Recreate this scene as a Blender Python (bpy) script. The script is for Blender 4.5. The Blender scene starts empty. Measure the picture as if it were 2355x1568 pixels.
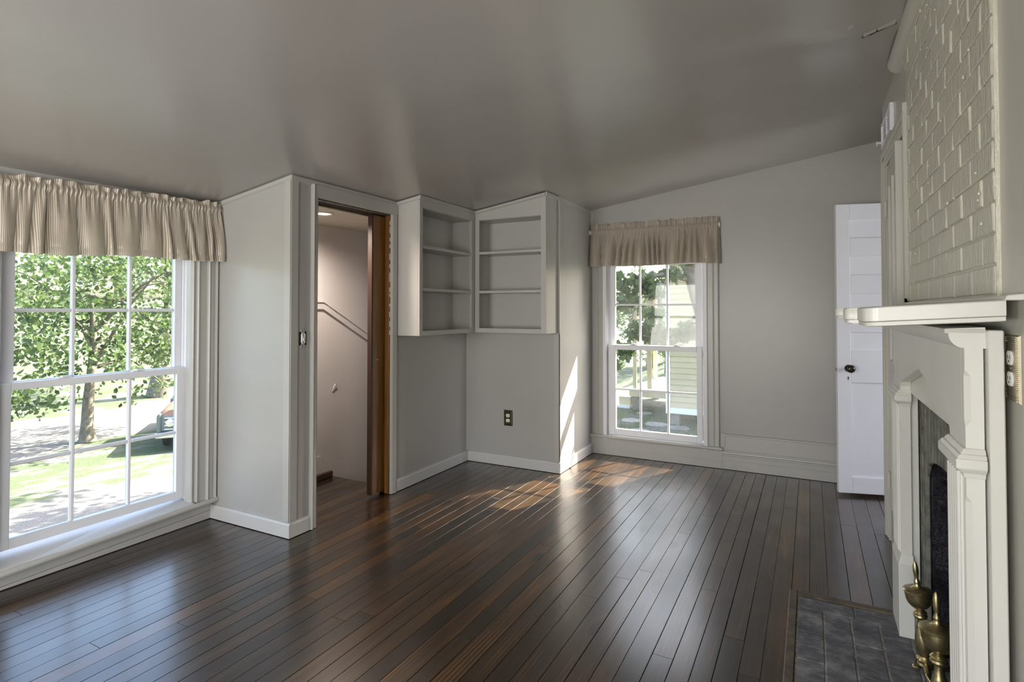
import bpy, bmesh, math, random
import numpy as np
from mathutils import Vector, Matrix, noise
PI = math.pi
rad = math.radians
SC = bpy.context.scene
COL = SC.collection
R = random.Random(7)

# ------------------------------------------------------------------ camera, sky, sun, exposure
cam_d = bpy.data.cameras.new('camera')
cam = bpy.data.objects.new('camera', cam_d)
COL.objects.link(cam)
cam.location = (0, 0, 1.31)
cam.rotation_euler = (PI / 2 + 0.0192426, 0, 0.485706)
cam_d.sensor_width = 36.0
cam_d.lens = 1301.1 / 2355 * 36.0
cam_d.shift_y = -(784 - 685.79) / 2355
cam_d.clip_start = 0.02
cam_d.clip_end = 600
SC.camera = cam

SUN_AZ = math.atan2(0.49, 1.0)          # from +y towards +x
SUN_EL = rad(41)
world = bpy.data.worlds.new('sky')
SC.world = world
world.use_nodes = True
wn = world.node_tree
bg = wn.nodes['Background']
sky = wn.nodes.new('ShaderNodeTexSky')
sky.sky_type = 'NISHITA'
sky.sun_disc = False
sky.sun_elevation = SUN_EL
sky.sun_rotation = SUN_AZ
sky.air_density = 1.0
sky.dust_density = 4.0
sky.ozone_density = 1.0
wn.links.new(sky.outputs[0], bg.inputs[0])
bg.inputs[1].default_value = 1.35

sun_d = bpy.data.lights.new('sun', 'SUN')
sun_d.energy = 38.0
sun_d.angle = rad(0.6)
sun_d.color = (1.0, 0.93, 0.80)
sun = bpy.data.objects.new('sun', sun_d)
COL.objects.link(sun)
_sd = Vector((math.sin(SUN_AZ) * math.cos(SUN_EL), math.cos(SUN_AZ) * math.cos(SUN_EL), math.sin(SUN_EL)))
sun.rotation_euler = _sd.to_track_quat('Z', 'Y').to_euler()
sun.location = _sd * 40


def area(name, loc, direction, sx, sy, energy=0.0, color=(1, 1, 1), portal=False):
    d = bpy.data.lights.new(name, 'AREA')
    d.shape = 'RECTANGLE'
    d.size, d.size_y = sx, sy
    d.energy = energy
    d.color = color
    o = bpy.data.objects.new(name, d)
    COL.objects.link(o)
    o.location = loc
    o.rotation_euler = Vector(direction).to_track_quat('-Z', 'Z').to_euler()
    if portal:
        d.cycles.is_portal = True
    return o


# portals only help the renderer to find the sky through the window openings
area('sky_portal', (-3.52, 1.68, 0.95), (1, 0, 0), 0.95, 1.6, portal=True)
area('sky_portal', (-1.21, 5.10, 0.95), (0, -1, 0), 0.8, 1.6, portal=True)
# fill lamps added outside two invented windows behind the camera
area('rear_fill_light', (-2.45, -2.14, 1.15), (0, 1, 0.45), 1.1, 1.5, 100, (1.0, 0.97, 0.93))
area('rear_fill_light', (-0.75, -2.14, 1.15), (0, 1, 0.45), 1.1, 1.5, 100, (1.0, 0.97, 0.93))

area('side_fill_light', (0.56, -1.10, 1.20), (-1, 0.30, 0.06), 1.15, 1.45, 120, (1.0, 0.98, 0.96))  # fill lamp added on the right to brighten the walls facing it
# fill lamp added outside an invented next-room window, to brighten door and alcove
area('next_room_fill_light', (2.68, 4.40, 1.35), (-1, 0.0, -0.12), 0.95, 1.1, 60, (0.98, 0.97, 1.0))

vs = SC.view_settings
vs.view_transform = 'Standard'
vs.look = 'None'
vs.gamma = 1.0
vs.use_curve_mapping = False
vs.exposure = -0.27
SC.display_settings.display_device = 'sRGB'
cy = SC.cycles
cy.use_denoising = True
cy.max_bounces = 10
cy.diffuse_bounces = 6
cy.glossy_bounces = 4
cy.transparent_max_bounces = 16
cy.caustics_reflective = False
cy.caustics_refractive = False
cy.sample_clamp_indirect = 6.0


# ------------------------------------------------------------------ mesh helpers
class MB:
    """collects shapes; build() links them as ONE mesh object"""
    def __init__(s, T=None):
        s.v, s.f, s.T = [], [], T

    def add(s, vs_, fs):
        n = len(s.v)
        if s.T:
            vs_ = [s.T(*p) for p in vs_]
        s.v += [tuple(p) for p in vs_]
        s.f += [tuple(i + n for i in f) for f in fs]
        return s

    def box(s, x0, x1, y0, y1, z0, z1):
        v = [(x, y, z) for x in (x0, x1) for y in (y0, y1) for z in (z0, z1)]
        return s.add(v, [(0, 1, 3, 2), (4, 6, 7, 5), (0, 4, 5, 1), (2, 3, 7, 6), (0, 2, 6, 4), (1, 5, 7, 3)])

    def hexa(s, lo, hi):
        """four bottom corners, four top corners"""
        return s.add(list(lo) + list(hi), [(0, 1, 2, 3), (4, 5, 6, 7), (0, 1, 5, 4), (1, 2, 6, 5), (2, 3, 7, 6), (3, 0, 4, 7)])

    def prism(s, poly, axis, a, b):
        """polygon in the two other axes (in x,y,z order) extruded along axis from a to b"""
        def P(p, t):
            return {'x': (t, p[0], p[1]), 'y': (p[0], t, p[1]), 'z': (p[0], p[1], t)}[axis]
        n = len(poly)
        v = [P(p, a) for p in poly] + [P(p, b) for p in poly]
        f = [tuple(range(n)), tuple(range(n, 2 * n))] + [(i, (i + 1) % n, n + (i + 1) % n, n + i) for i in range(n)]
        return s.add(v, f)

    def loft(s, rings, cap=True):
        n = len(rings[0])
        v = [p for r in rings for p in r]
        f = []
        for k in range(len(rings) - 1):
            for i in range(n):
                f.append((k * n + i, k * n + (i + 1) % n, (k + 1) * n + (i + 1) % n, (k + 1) * n + i))
        if cap:
            f += [tuple(range(n)), tuple(range((len(rings) - 1) * n, len(rings) * n))]
        return s.add(v, f)

    def lathe(s, prof, c=(0, 0, 0), n=24, axis='z'):
        rings = []
        for r, h in prof:
            ring = []
            for i in range(n):
                a = 2 * PI * i / n
                p = (r * math.cos(a), r * math.sin(a), h)
                if axis == 'x':
                    p = (h, p[0], p[1])
                elif axis == 'y':
                    p = (p[0], h, p[1])
                ring.append((p[0] + c[0], p[1] + c[1], p[2] + c[2]))
            rings.append(ring)
        return s.loft(rings)

    def tube(s, pts, r, n=8):
        pts = [Vector(p) for p in pts]
        rs = r if isinstance(r, (list, tuple)) else [r] * len(pts)
        rings = []
        for i, p in enumerate(pts):
            d = (pts[min(i + 1, len(pts) - 1)] - pts[max(i - 1, 0)]).normalized()
            a = d.cross(Vector((0, 0, 1)) if abs(d.z) < 0.9 else Vector((1, 0, 0))).normalized()
            b = d.cross(a)
            rings.append([p + (a * math.cos(2 * PI * k / n) + b * math.sin(2 * PI * k / n)) * rs[i] for k in range(n)])
        return s.loft(rings)

    def build(s, name, mat, parent=None, bevel=0.0, seg=1, smooth=None, local=False, uv=None, kind=None):
        return mk(name, s.v, s.f, mat, parent, bevel, seg, smooth, local, uv, kind)


def worldloc(o):
    p = Vector((0, 0, 0))
    while o:
        p += o.location
        o = o.parent
    return p


def mk(name, verts, faces, mat, parent=None, bevel=0.0, seg=1, smooth=None, local=False, uv=None, kind=None):
    if parent is not None and not local:
        w = worldloc(parent)
        if w.length > 1e-9:
            verts = [(p[0] - w.x, p[1] - w.y, p[2] - w.z) for p in verts]
    me = bpy.data.meshes.new(name)
    me.from_pydata([tuple(p) for p in verts], [], faces)
    if uv is not None:
        lay = me.uv_layers.new(name='UVMap')
        for li, l in enumerate(me.loops):
            lay.data[li].uv = uv[l.vertex_index]
    bm = bmesh.new()
    bm.from_mesh(me)
    bmesh.ops.recalc_face_normals(bm, faces=bm.faces)
    if bevel > 0:
        es = [e for e in bm.edges if len(e.link_faces) == 2 and e.calc_face_angle(0) > rad(25)]
        bmesh.ops.bevel(bm, geom=es, offset=bevel, segments=seg, affect='EDGES', clamp_overlap=True, profile=0.5)
    bm.to_mesh(me)
    bm.free()
    if smooth is not None:
        me.shade_smooth()
        me.set_sharp_from_angle(angle=rad(smooth))
    if mat is not None:
        me.materials.append(mat)
    o = bpy.data.objects.new(name, me)
    COL.objects.link(o)
    if parent is not None:
        o.parent = parent
    if kind:
        o['kind'] = kind
    return o


def tag(o, label, cat, group=None, kind=None):
    o['label'] = label
    if cat:
        o['category'] = cat
    if group:
        o['group'] = group
    if kind:
        o['kind'] = kind
    return o


def thing(name, label, cat, loc, group=None, rz=0.0):
    o = bpy.data.objects.new(name, None)
    o.empty_display_size = 0.1
    COL.objects.link(o)
    o.location = loc
    o.rotation_euler = (0, 0, rz)
    return tag(o, label, cat, group)


def struct(o, label=None):
    o['kind'] = 'structure'
    if label:
        o['label'] = label
    return o


# ------------------------------------------------------------------ materials
class NT:
    def __init__(s, name):
        s.m = bpy.data.materials.new(name)
        s.m.use_nodes = True
        s.t = s.m.node_tree
        s.b = s.t.nodes['Principled BSDF']
        s.out = s.t.nodes['Material Output']

    def n(s, typ, **kw):
        o = s.t.nodes.new(typ)
        for k, v in kw.items():
            if k in o.inputs:
                o.inputs[k].default_value = v
            else:
                setattr(o, k, v)
        return o

    def l(s, a, b):
        s.t.links.new(a, b)

    def ramp(s, fac, stops):
        r = s.n('ShaderNodeValToRGB')
        e = r.color_ramp.elements
        while len(e) < len(stops):
            e.new(0.5)
        for i, (p, c) in enumerate(stops):
            e[i].position = p
            e[i].color = (*c, 1) if len(c) == 3 else c
        s.l(fac, r.inputs[0])
        return r.outputs[0]

    def math(s, op, a, b=None, clamp=False):
        m = s.n('ShaderNodeMath', operation=op)
        m.use_clamp = clamp
        for i, x in enumerate((a, b)):
            if x is None:
                continue
            if isinstance(x, (int, float)):
                m.inputs[i].default_value = x
            else:
                s.l(x, m.inputs[i])
        return m.outputs[0]

    def mix(s, fac, a, b, typ='MIX'):
        m = s.n('ShaderNodeMix', data_type='RGBA', blend_type=typ)
        for i, x in ((0, fac), (6, a), (7, b)):
            if isinstance(x, (int, float)):
                m.inputs[i].default_value = x
            elif isinstance(x, tuple):
                m.inputs[i].default_value = (*x, 1)
            else:
                s.l(x, m.inputs[i])
        return m.outputs[2]

    def coord(s, scale=(1, 1, 1), kind='Object', offset=None):
        tc = s.n('ShaderNodeTexCoord')
        mp = s.n('ShaderNodeMapping')
        mp.inputs['Scale'].default_value = scale
        s.l(tc.outputs[kind], mp.inputs[0])
        if offset is not None:
            s.l(offset, mp.inputs['Location'])
        return mp.outputs[0]

    def noise(s, vec, scale=5.0, detail=4.0, rough=0.5, dist=0.0):
        n = s.n('ShaderNodeTexNoise')
        n.inputs['Scale'].default_value = scale
        n.inputs['Detail'].default_value = detail
        n.inputs['Roughness'].default_value = rough
        n.inputs['Distortion'].default_value = dist
        if vec is not None:
            s.l(vec, n.inputs['Vector'])
        return n.outputs['Fac']

    def bump(s, h, strength=0.2, dist=0.01):
        b = s.n('ShaderNodeBump')
        b.inputs['Strength'].default_value = strength
        b.inputs['Distance'].default_value = dist
        s.l(h, b.inputs['Height'])
        s.l(b.outputs[0], s.b.inputs['Normal'])

    def set(s, color=None, rough=None, metal=None, spec=None, **kw):
        if color is not None:
            if isinstance(color, tuple):
                s.b.inputs['Base Color'].default_value = (*color, 1)
            else:
                s.l(color, s.b.inputs['Base Color'])
        if rough is not None:
            if isinstance(rough, (int, float)):
                s.b.inputs['Roughness'].default_value = rough
            else:
                s.l(rough, s.b.inputs['Roughness'])
        if metal is not None:
            s.b.inputs['Metallic'].default_value = metal
        if spec is not None:
            s.b.inputs['Specular IOR Level'].default_value = spec
        for k, v in kw.items():
            s.b.inputs[k].default_value = v
        return s.m


def paint(name, color, rough=0.35, var=0.06, bump=0.05, bscale=60, dist=0.004, spec=0.5):
    m = NT(name)
    c = m.coord()
    n1 = m.noise(c, 2.2, 4)
    dark = tuple(x * (1 - var) for x in color)
    lite = tuple(min(1, x * (1 + var)) for x in color)
    col = m.ramp(n1, [(0.3, dark), (0.7, lite)])
    m.set(col, rough, spec=spec)
    if bump:
        n2 = m.noise(c, bscale, 5, 0.6)
        m.bump(n2, bump, dist)
    return m.m


GREIGE = (0.41, 0.398, 0.38)
M = {}
M['wall'] = paint('greige_wall_paint', GREIGE, 0.33, 0.03, 0.06, 14, 0.006)
M['ceiling'] = paint('greige_ceiling_paint', (0.42, 0.397, 0.375), 0.25, 0.03, 0.05, 6, 0.01, 0.75)
M['trim'] = paint('greige_trim_paint', (0.45, 0.438, 0.415), 0.30, 0.03, 0.08, 40)
M['base'] = paint('light_baseboard_paint', (0.56, 0.555, 0.54), 0.32, 0.03, 0.06, 40)
M['brickpaint'] = None
M['cream'] = paint('cream_mantel_paint', (0.68, 0.665, 0.62), 0.26, 0.04, 0.12, 35, 0.006)
M['closet'] = paint('warm_closet_paint', (0.52, 0.505, 0.45), 0.30, 0.03, 0.08, 40)
M['white'] = paint('white_sash_paint', (0.76, 0.76, 0.80), 0.35, 0.03, 0.06, 40)
M['whitedoor'] = paint('white_door_paint', (0.72, 0.72, 0.78), 0.38, 0.03, 0.05, 40)
M['hall'] = paint('pale_hall_paint', (0.62, 0.60, 0.60), 0.45, 0.03, 0.05, 20)
M['hallceil'] = paint('hall_ceiling_paint', (0.56, 0.52, 0.45), 0.5, 0.05, 0.1, 5, 0.01)


def plain(name, color, rough=0.5, metal=0.0, nscale=0, bump=0.0, spec=0.5, var=0.1):
    m = NT(name)
    c = m.coord()
    n1 = m.noise(c, nscale or 25, 3)
    col = m.ramp(n1, [(0.3, tuple(x * (1 - var) for x in color)), (0.7, tuple(min(1, x * (1 + var)) for x in color))])
    m.set(col, rough, metal, spec)
    if bump:
        m.bump(n1, bump, 0.005)
    return m.m


M['dark'] = plain('dark_gap', (0.012, 0.011, 0.010), 0.9)
M['black'] = plain('black_enamel', (0.018, 0.016, 0.014), 0.25)
M['steel'] = plain('dull_steel', (0.35, 0.35, 0.37), 0.35, 0.9)
M['knob'] = plain('dark_bronze_knob', (0.03, 0.022, 0.016), 0.22, 0.3)
M['bronze'] = plain('brown_bronze_plate', (0.055, 0.042, 0.018), 0.4, 0.6, 12, var=0.3)
M['brassplate'] = plain('polished_brass_plate', (0.48, 0.43, 0.31), 0.38, 0.8)
M['ivory'] = plain('ivory_plastic', (0.80, 0.79, 0.74), 0.35)
M['hinge'] = paint('painted_hinge', (0.55, 0.53, 0.47), 0.3, 0.03, 0.1, 60)


def brass():
    m = NT('tarnished_brass')
    c = m.coord()
    n1 = m.noise(c, 45, 5, 0.65)
    col = m.ramp(n1, [(0.32, (0.16, 0.13, 0.07)), (0.5, (0.42, 0.34, 0.17)), (0.7, (0.55, 0.48, 0.30))])
    ro = m.ramp(n1, [(0.3, (0.5,) * 3), (0.7, (0.22,) * 3)])
    m.set(col, ro, 0.95)
    m.bump(m.noise(c, 160, 3), 0.08, 0.002)
    return m.m


M['brass'] = brass()


def floor_wood(name, dark, mid, lite, rough):
    m = NT(name)
    oi = m.n('ShaderNodeObjectInfo')
    rnd = oi.outputs['Random']
    off = m.n('ShaderNodeCombineXYZ')
    m.l(m.math('MULTIPLY', rnd, 13.0), off.inputs[0])
    m.l(m.math('MULTIPLY', rnd, 37.0), off.inputs[1])
    m.l(m.math('MULTIPLY', rnd, 91.0), off.inputs[2])
    c = m.coord((9.0, 0.55, 9.0), offset=off.outputs[0])
    c2 = m.coord((1, 1, 1), offset=off.outputs[0])
    # knots: sparse voronoi cells, stretched along the board
    ck = m.coord((5.0, 1.9, 1.0), offset=off.outputs[0])
    vo = m.n('ShaderNodeTexVoronoi')
    vo.inputs['Scale'].default_value = 0.8
    vo.inputs['Randomness'].default_value = 1.0
    m.l(ck, vo.inputs['Vector'])
    kd = vo.outputs['Distance']
    kn = m.math('SUBTRACT', 1.0, m.math('MULTIPLY', kd, 4.6), clamp=True)       # 1 at a knot centre
    # long quiet grain that swirls round the knots, with open flame figure in places
    vadd = m.n('ShaderNodeVectorMath', operation='ADD')
    m.l(c, vadd.inputs[0])
    kvec = m.n('ShaderNodeCombineXYZ')
    m.l(m.math('MULTIPLY', kn, 2.0), kvec.inputs[0])
    m.l(kvec.outputs[0], vadd.inputs[1])
    grain = m.noise(vadd.outputs[0], 2.4, 5, 0.62, 0.6)
    wv = m.n('ShaderNodeTexWave', wave_type='BANDS', bands_direction='X')
    wv.inputs['Scale'].default_value = 2.2
    wv.inputs['Distortion'].default_value = 9.0
    wv.inputs['Detail'].default_value = 2.0
    wv.inputs['Detail Scale'].default_value = 0.35
    m.l(vadd.outputs[0], wv.inputs['Vector'])
    fine = m.noise(m.coord((150.0, 2.6, 10.0), offset=off.outputs[0]), 1.0, 5, 0.65)
    patch = m.noise(m.coord((2.5, 0.9, 1.0), offset=off.outputs[0]), 1.6, 3, 0.5)
    flame = m.ramp(m.noise(m.coord((3.0, 0.6, 1.0), offset=off.outputs[0]), 1.3, 2, 0.5), [(0.54, (0, 0, 0)), (0.68, (1, 1, 1))])
    g0 = m.math('ADD', m.math('MULTIPLY', grain, 0.62), m.math('MULTIPLY', fine, 0.38))
    g1 = m.math('ADD', m.math('MULTIPLY', wv.outputs['Fac'], 0.55), m.math('MULTIPLY', fine, 0.45))
    gm = m.n('ShaderNodeMix', data_type='FLOAT')
    m.l(m.math('MULTIPLY', flame, 0.55), gm.inputs[0])
    m.l(g0, gm.inputs[2])
    m.l(g1, gm.inputs[3])
    g = gm.outputs[0]
    col = m.ramp(g, [(0.30, dark), (0.55, mid), (0.85, lite)])
    pm = m.ramp(patch, [(0.35, (0.55, 0.54, 0.56)), (0.65, (1.35, 1.25, 1.05))])
    col = m.mix(1.0, col, pm, 'MULTIPLY')
    tone = m.ramp(rnd, [(0.0, (0.42, 0.42, 0.45)), (0.35, (0.85, 0.83, 0.83)), (0.7, (1.15, 1.12, 0.95)), (1.0, (2.0, 1.75, 1.10))])
    col = m.mix(1.0, col, tone, 'MULTIPLY')
    kf = m.ramp(kn, [(0.45, (0, 0, 0)), (0.7, (1, 1, 1))])
    col = m.mix(kf, col, (0.006, 0.004, 0.003))
    # pale scuffs
    sc = m.ramp(m.noise(m.coord((60, 5, 1)), 1.0, 6, 0.75), [(0.72, (0, 0, 0)), (0.80, (0.25, 0.25, 0.25))])
    col = m.mix(sc, col, (0.20, 0.16, 0.11))
    rr = m.ramp(m.noise(c2, 3.0, 4), [(0.3, (rough * 0.8,) * 3), (0.7, (rough * 1.25,) * 3)])
    m.set(col, rr, spec=0.2)
    m.b.inputs['Coat Weight'].default_value = 1.0
    m.b.inputs['Coat IOR'].default_value = 1.58
    m.b.inputs['Coat Roughness'].default_value = 0.23
    hh = m.math('ADD', m.math('MULTIPLY', fine, 0.3), m.noise(m.coord((6, 1.2, 1), offset=off.outputs[0]), 1.0, 2))
    m.bump(hh, 0.045, 0.004)
    return m.m


M['floor'] = floor_wood('dark_stained_pine', (0.010, 0.0055, 0.0026), (0.038, 0.020, 0.0075), (0.19, 0.088, 0.024), 0.34)
M['hallwood'] = floor_wood('dull_brown_pine', (0.03, 0.018, 0.011), (0.06, 0.038, 0.023), (0.10, 0.065, 0.04), 0.4)


def doorwood():
    m = NT('amber_varnished_wood')
    c = m.coord((14, 14, 0.9))
    g = m.noise(c, 2.5, 5, 0.6, 0.4)
    f = m.noise(m.coord((90, 90, 3)), 1.5, 4, 0.6)
    s = m.math('ADD', m.math('MULTIPLY', g, 0.6), m.math('MULTIPLY', f, 0.4))
    m.set(m.ramp(s, [(0.3, (0.09, 0.035, 0.010)), (0.55, (0.20, 0.088, 0.022)), (0.75, (0.30, 0.15, 0.045))]), 0.35)
    return m.m


M['doorwood'] = doorwood()
M['doorwooddark'] = plain('dark_door_edge', (0.035, 0.013, 0.006), 0.5)
M['oldwood'] = plain('worn_border_wood', (0.10, 0.075, 0.05), 0.55, 0, 18, 0.3, var=0.5)


def bricks_paint():
    m = NT('thick_painted_brick')
    c = m.coord()
    n1 = m.noise(c, 28, 6, 0.65)
    n2 = m.noise(m.coord((40, 40, 7)), 2.0, 4, 0.6)
    base = m.ramp(m.noise(c, 3.0, 3), [(0.3, (0.55, 0.535, 0.45)), (0.7, (0.62, 0.60, 0.50))])
    streak = m.ramp(n2, [(0.66, (0, 0, 0)), (0.74, (0.45, 0.45, 0.45))])
    col = m.mix(streak, base, (0.62, 0.60, 0.52))
    m.set(col, 0.24, spec=0.6)
    h = m.math('ADD', m.math('MULTIPLY', n1, 0.8), m.math('MULTIPLY', n2, 0.9))
    m.bump(h, 0.55, 0.012)
    return m.m


M['brickpaint'] = bricks_paint()


def sooty(name, c0, c1, rough, spec, bs=40, bst=0.9, bd=0.02):
    m = NT(name)
    c = m.coord()
    n1 = m.noise(c, bs, 6, 0.7)
    m.set(m.ramp(n1, [(0.35, c0), (0.7, c1)]), rough, spec=spec)
    m.bump(n1, bst, bd)
    return m.m


M['soot'] = sooty('glossy_black_brick', (0.018, 0.018, 0.026), (0.075, 0.075, 0.10), 0.22, 1.0, 20, 1.0, 0.12)
M['slate'] = sooty('grey_stone', (0.07, 0.07, 0.062), (0.25, 0.25, 0.22), 0.75, 0.3, 14, 0.5, 0.01)


def hearthmat():
    m = NT('worn_slate_hearth')
    c = m.coord()
    n1 = m.noise(c, 9, 6, 0.65)
    n2 = m.noise(m.coord((14, 40, 1)), 1.4, 6, 0.75)
    col = m.ramp(n1, [(0.3, (0.045, 0.046, 0.056)), (0.5, (0.11, 0.112, 0.125)), (0.68, (0.27, 0.27, 0.27))])
    sc = m.ramp(n2, [(0.52, (0, 0, 0)), (0.70, (0.6, 0.6, 0.6))])
    col = m.mix(sc, col, (0.34, 0.33, 0.31))
    m.set(col, 0.55, spec=0.4)
    m.bump(n1, 0.35, 0.008)
    return m.m


M['hearth'] = hearthmat()
M['mortar'] = plain('pale_mortar', (0.26, 0.235, 0.20), 0.85, 0, 40, 0.5, var=0.4)


def glassmat(dirt=0.02):
    m = NT('window_glass')
    t = m.t
    tr = m.n('ShaderNodeBsdfTransparent')
    tr.inputs[0].default_value = (0.96, 0.98, 0.97, 1)
    gl = m.n('ShaderNodeBsdfGlossy')
    gl.inputs['Roughness'].default_value = 0.02
    fr = m.n('ShaderNodeFresnel')
    fr.inputs['IOR'].default_value = 1.45
    mx = m.n('ShaderNodeMixShader')
    m.l(fr.outputs[0], mx.inputs[0])
    m.l(tr.outputs[0], mx.inputs[1])
    m.l(gl.outputs[0], mx.inputs[2])
    df = m.n('ShaderNodeBsdfTranslucent')
    df.inputs[0].default_value = (0.85, 0.88, 0.9, 1)
    mx2 = m.n('ShaderNodeMixShader')
    dn = m.noise(m.coord(), 3.0, 6, 0.7)
    m.l(m.math('MULTIPLY', m.ramp(dn, [(0.4, (0.3,) * 3), (0.75, (1,) * 3)]), dirt), mx2.inputs[0])
    m.l(mx.outputs[0], mx2.inputs[1])
    m.l(df.outputs[0], mx2.inputs[2])
    m.l(mx2.outputs[0], m.out.inputs[0])
    return m.m


M['glass'] = glassmat(0.018)


def satin():
    m = NT('striped_satin')
    tc = m.n('ShaderNodeTexCoord')
    sep = m.n('ShaderNodeSeparateXYZ')
    m.l(tc.outputs['UV'], sep.inputs[0])
    fr = m.math('FRACT', m.math('MULTIPLY', sep.outputs[0], 1 / 0.0125))
    st = m.ramp(fr, [(0.40, (0, 0, 0)), (0.47, (1, 1, 1)), (0.93, (1, 1, 1)), (1.0, (0, 0, 0))])
    col = m.mix(st, (0.29, 0.235, 0.18), (0.62, 0.55, 0.47))
    ro = m.ramp(fr, [(0.40, (0.55,) * 3), (0.47, (0.30,) * 3), (0.93, (0.30,) * 3), (1.0, (0.55,) * 3)])
    m.set(col, ro, spec=0.6)
    m.b.inputs['Sheen Weight'].default_value = 0.3
    m.bump(m.noise(m.coord((1, 1, 1)), 70, 3), 0.12, 0.004)
    tl = m.n('ShaderNodeBsdfTranslucent')
    m.l(m.mix(0.5, col, (0.80, 0.68, 0.45)), tl.inputs[0])
    mx = m.n('ShaderNodeMixShader')
    mx.inputs[0].default_value = 0.14
    m.l(m.b.outputs[0], mx.inputs[1])
    m.l(tl.outputs[0], mx.inputs[2])
    m.l(mx.outputs[0], m.out.inputs[0])
    return m.m


M['satin'] = satin()


def leafmat(name, c0, c1, tr=0.4):
    m = NT(name)
    gi = m.n('ShaderNodeNewGeometry')
    col = m.ramp(gi.outputs['Random Per Island'], [(0.0, c0), (1.0, c1)])
    m.set(col, 0.5, spec=0.3)
    tl = m.n('ShaderNodeBsdfTranslucent')
    m.l(m.mix(0.5, col, tuple(min(1, x * 1.5) for x in c1)), tl.inputs[0])
    mx = m.n('ShaderNodeMixShader')
    mx.inputs[0].default_value = tr
    m.l(m.b.outputs[0], mx.inputs[1])
    m.l(tl.outputs[0], mx.inputs[2])
    m.l(mx.outputs[0], m.out.inputs[0])
    return m.m


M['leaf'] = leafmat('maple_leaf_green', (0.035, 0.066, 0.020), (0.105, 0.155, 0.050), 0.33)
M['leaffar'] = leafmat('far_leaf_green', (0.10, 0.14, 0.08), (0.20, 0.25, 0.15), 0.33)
M['bark'] = plain('grey_bark', (0.17, 0.15, 0.11), 0.85, 0, 9, 0.8, var=0.4)


def groundmat():
    m = NT('lawn_and_gravel')
    c = m.coord()
    g = m.noise(c, 26, 5, 0.7)
    grass = m.ramp(g, [(0.3, (0.058, 0.080, 0.042)), (0.7, (0.125, 0.148, 0.088))])
    grav = m.ramp(m.noise(c, 60, 5, 0.8), [(0.35, (0.085, 0.082, 0.078)), (0.65, (0.27, 0.26, 0.245))])
    k = m.noise(m.coord((0.55, 0.16, 0.3)), 1.0, 3, 0.5)
    sx = m.n('ShaderNodeSeparateXYZ')
    m.l(m.coord(), sx.inputs[0])
    # the gravel drive crosses the yard near the left side of the house
    def band(x0, half):
        d = m.math('ABSOLUTE', m.math('ADD', sx.outputs[0], -x0))
        d = m.math('ADD', d, m.math('MULTIPLY', m.math('SUBTRACT', k, 0.5), 5.0))
        return m.math('MULTIPLY', m.math('SUBTRACT', half, d), 1.6, clamp=True)
    msk = m.math('MAXIMUM', band(-11.6, 2.1), band(-20.8, 3.3))
    bare = m.ramp(m.noise(m.coord((1.6, 0.8, 1)), 1.0, 4, 0.6), [(0.50, (0, 0, 0)), (0.60, (0.85, 0.85, 0.85))])
    grass = m.mix(bare, grass, grav)
    m.set(m.mix(msk, grass, grav), 0.9, spec=0.1)
    m.bump(g, 0.5, 0.05)
    return m.m


M['ground'] = groundmat()
M['grass'] = leafmat('grass_blade', (0.06, 0.10, 0.035), (0.16, 0.21, 0.09), 0.25)
M['siding'] = paint('pale_yellow_siding', (0.54, 0.455, 0.29), 0.6, 0.03, 0.05, 20)
M['extwhite'] = paint('white_exterior_paint', (0.80, 0.80, 0.78), 0.6, 0.03, 0.05, 20)
M['stone'] = plain('flagstone', (0.24, 0.22, 0.19), 0.8, 0, 12, 0.4, var=0.2)
M['hill'] = plain('far_field', (0.34, 0.38, 0.24), 0.9, 0, 0.1, var=0.3)
M['rust'] = plain('faded_rust_paint', (0.34, 0.185, 0.135), 0.5, 0, 6, 0.1, var=0.3)
M['truckgreen'] = plain('dull_green_paint', (0.15, 0.17, 0.155), 0.5, 0, 6, var=0.25)
M['chrome'] = plain('chrome', (0.75, 0.76, 0.78), 0.25, 0.9)
M['rubber'] = plain('black_rubber', (0.02, 0.02, 0.02), 0.8)
M['tin'] = plain('roof_tin', (0.30, 0.31, 0.33), 0.6)


def emit(name, color, st):
    m = NT(name)
    e = m.n('ShaderNodeEmission')
    e.inputs[0].default_value = (*color, 1)
    e.inputs[1].default_value = st
    m.l(e.outputs[0], m.out.inputs[0])
    return m.m


M['lamp'] = emit('warm_lamp_lens', (1.0, 0.72, 0.40), 6.0)


# ------------------------------------------------------------------ room shell
def cz(x):
    return 2.085 + 0.151 * (x + 2.645)


def block(mb, x0, x1, y0, y1, z0, z1=None):
    """box whose top follows the sloping ceiling when z1 is None"""
    if z1 is not None:
        return mb.box(x0, x1, y0, y1, z0, z1)
    a, b = cz(x0) + 0.012, cz(x1) + 0.012
    return mb.hexa([(x0, y0, z0), (x1, y0, z0), (x1, y1, z0), (x0, y1, z0)],
                   [(x0, y0, a), (x1, y0, b), (x1, y1, b), (x0, y1, a)])


def wall_y(name, x0, x1, y0, y1, z0=0.0, holes=(), mat=None):
    """wall running along y with openings (ya, yb, za, zb)"""
    mb = MB()
    c = y0
    for ya, yb, za, zb in sorted(holes):
        block(mb, x0, x1, c, ya, z0)
        if za > z0:
            block(mb, x0, x1, ya, yb, z0, za)
        block(mb, x0, x1, ya, yb, zb)
        c = yb
    block(mb, x0, x1, c, y1, z0)
    return struct(mb.build(name, mat or M['wall']))


def wall_x(name, y0, y1, x0, x1, z0=0.0, holes=(), mat=None):
    mb = MB()
    c = x0
    for xa, xb, za, zb in sorted(holes):
        block(mb, c, xa, y0, y1, z0)
        if za > z0:
            block(mb, xa, xb, y0, y1, z0, za)
        block(mb, xa, xb, y0, y1, zb)
        c = xb
    block(mb, c, x1, y0, y1, z0)
    return struct(mb.build(name, mat or M['wall']))


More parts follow.
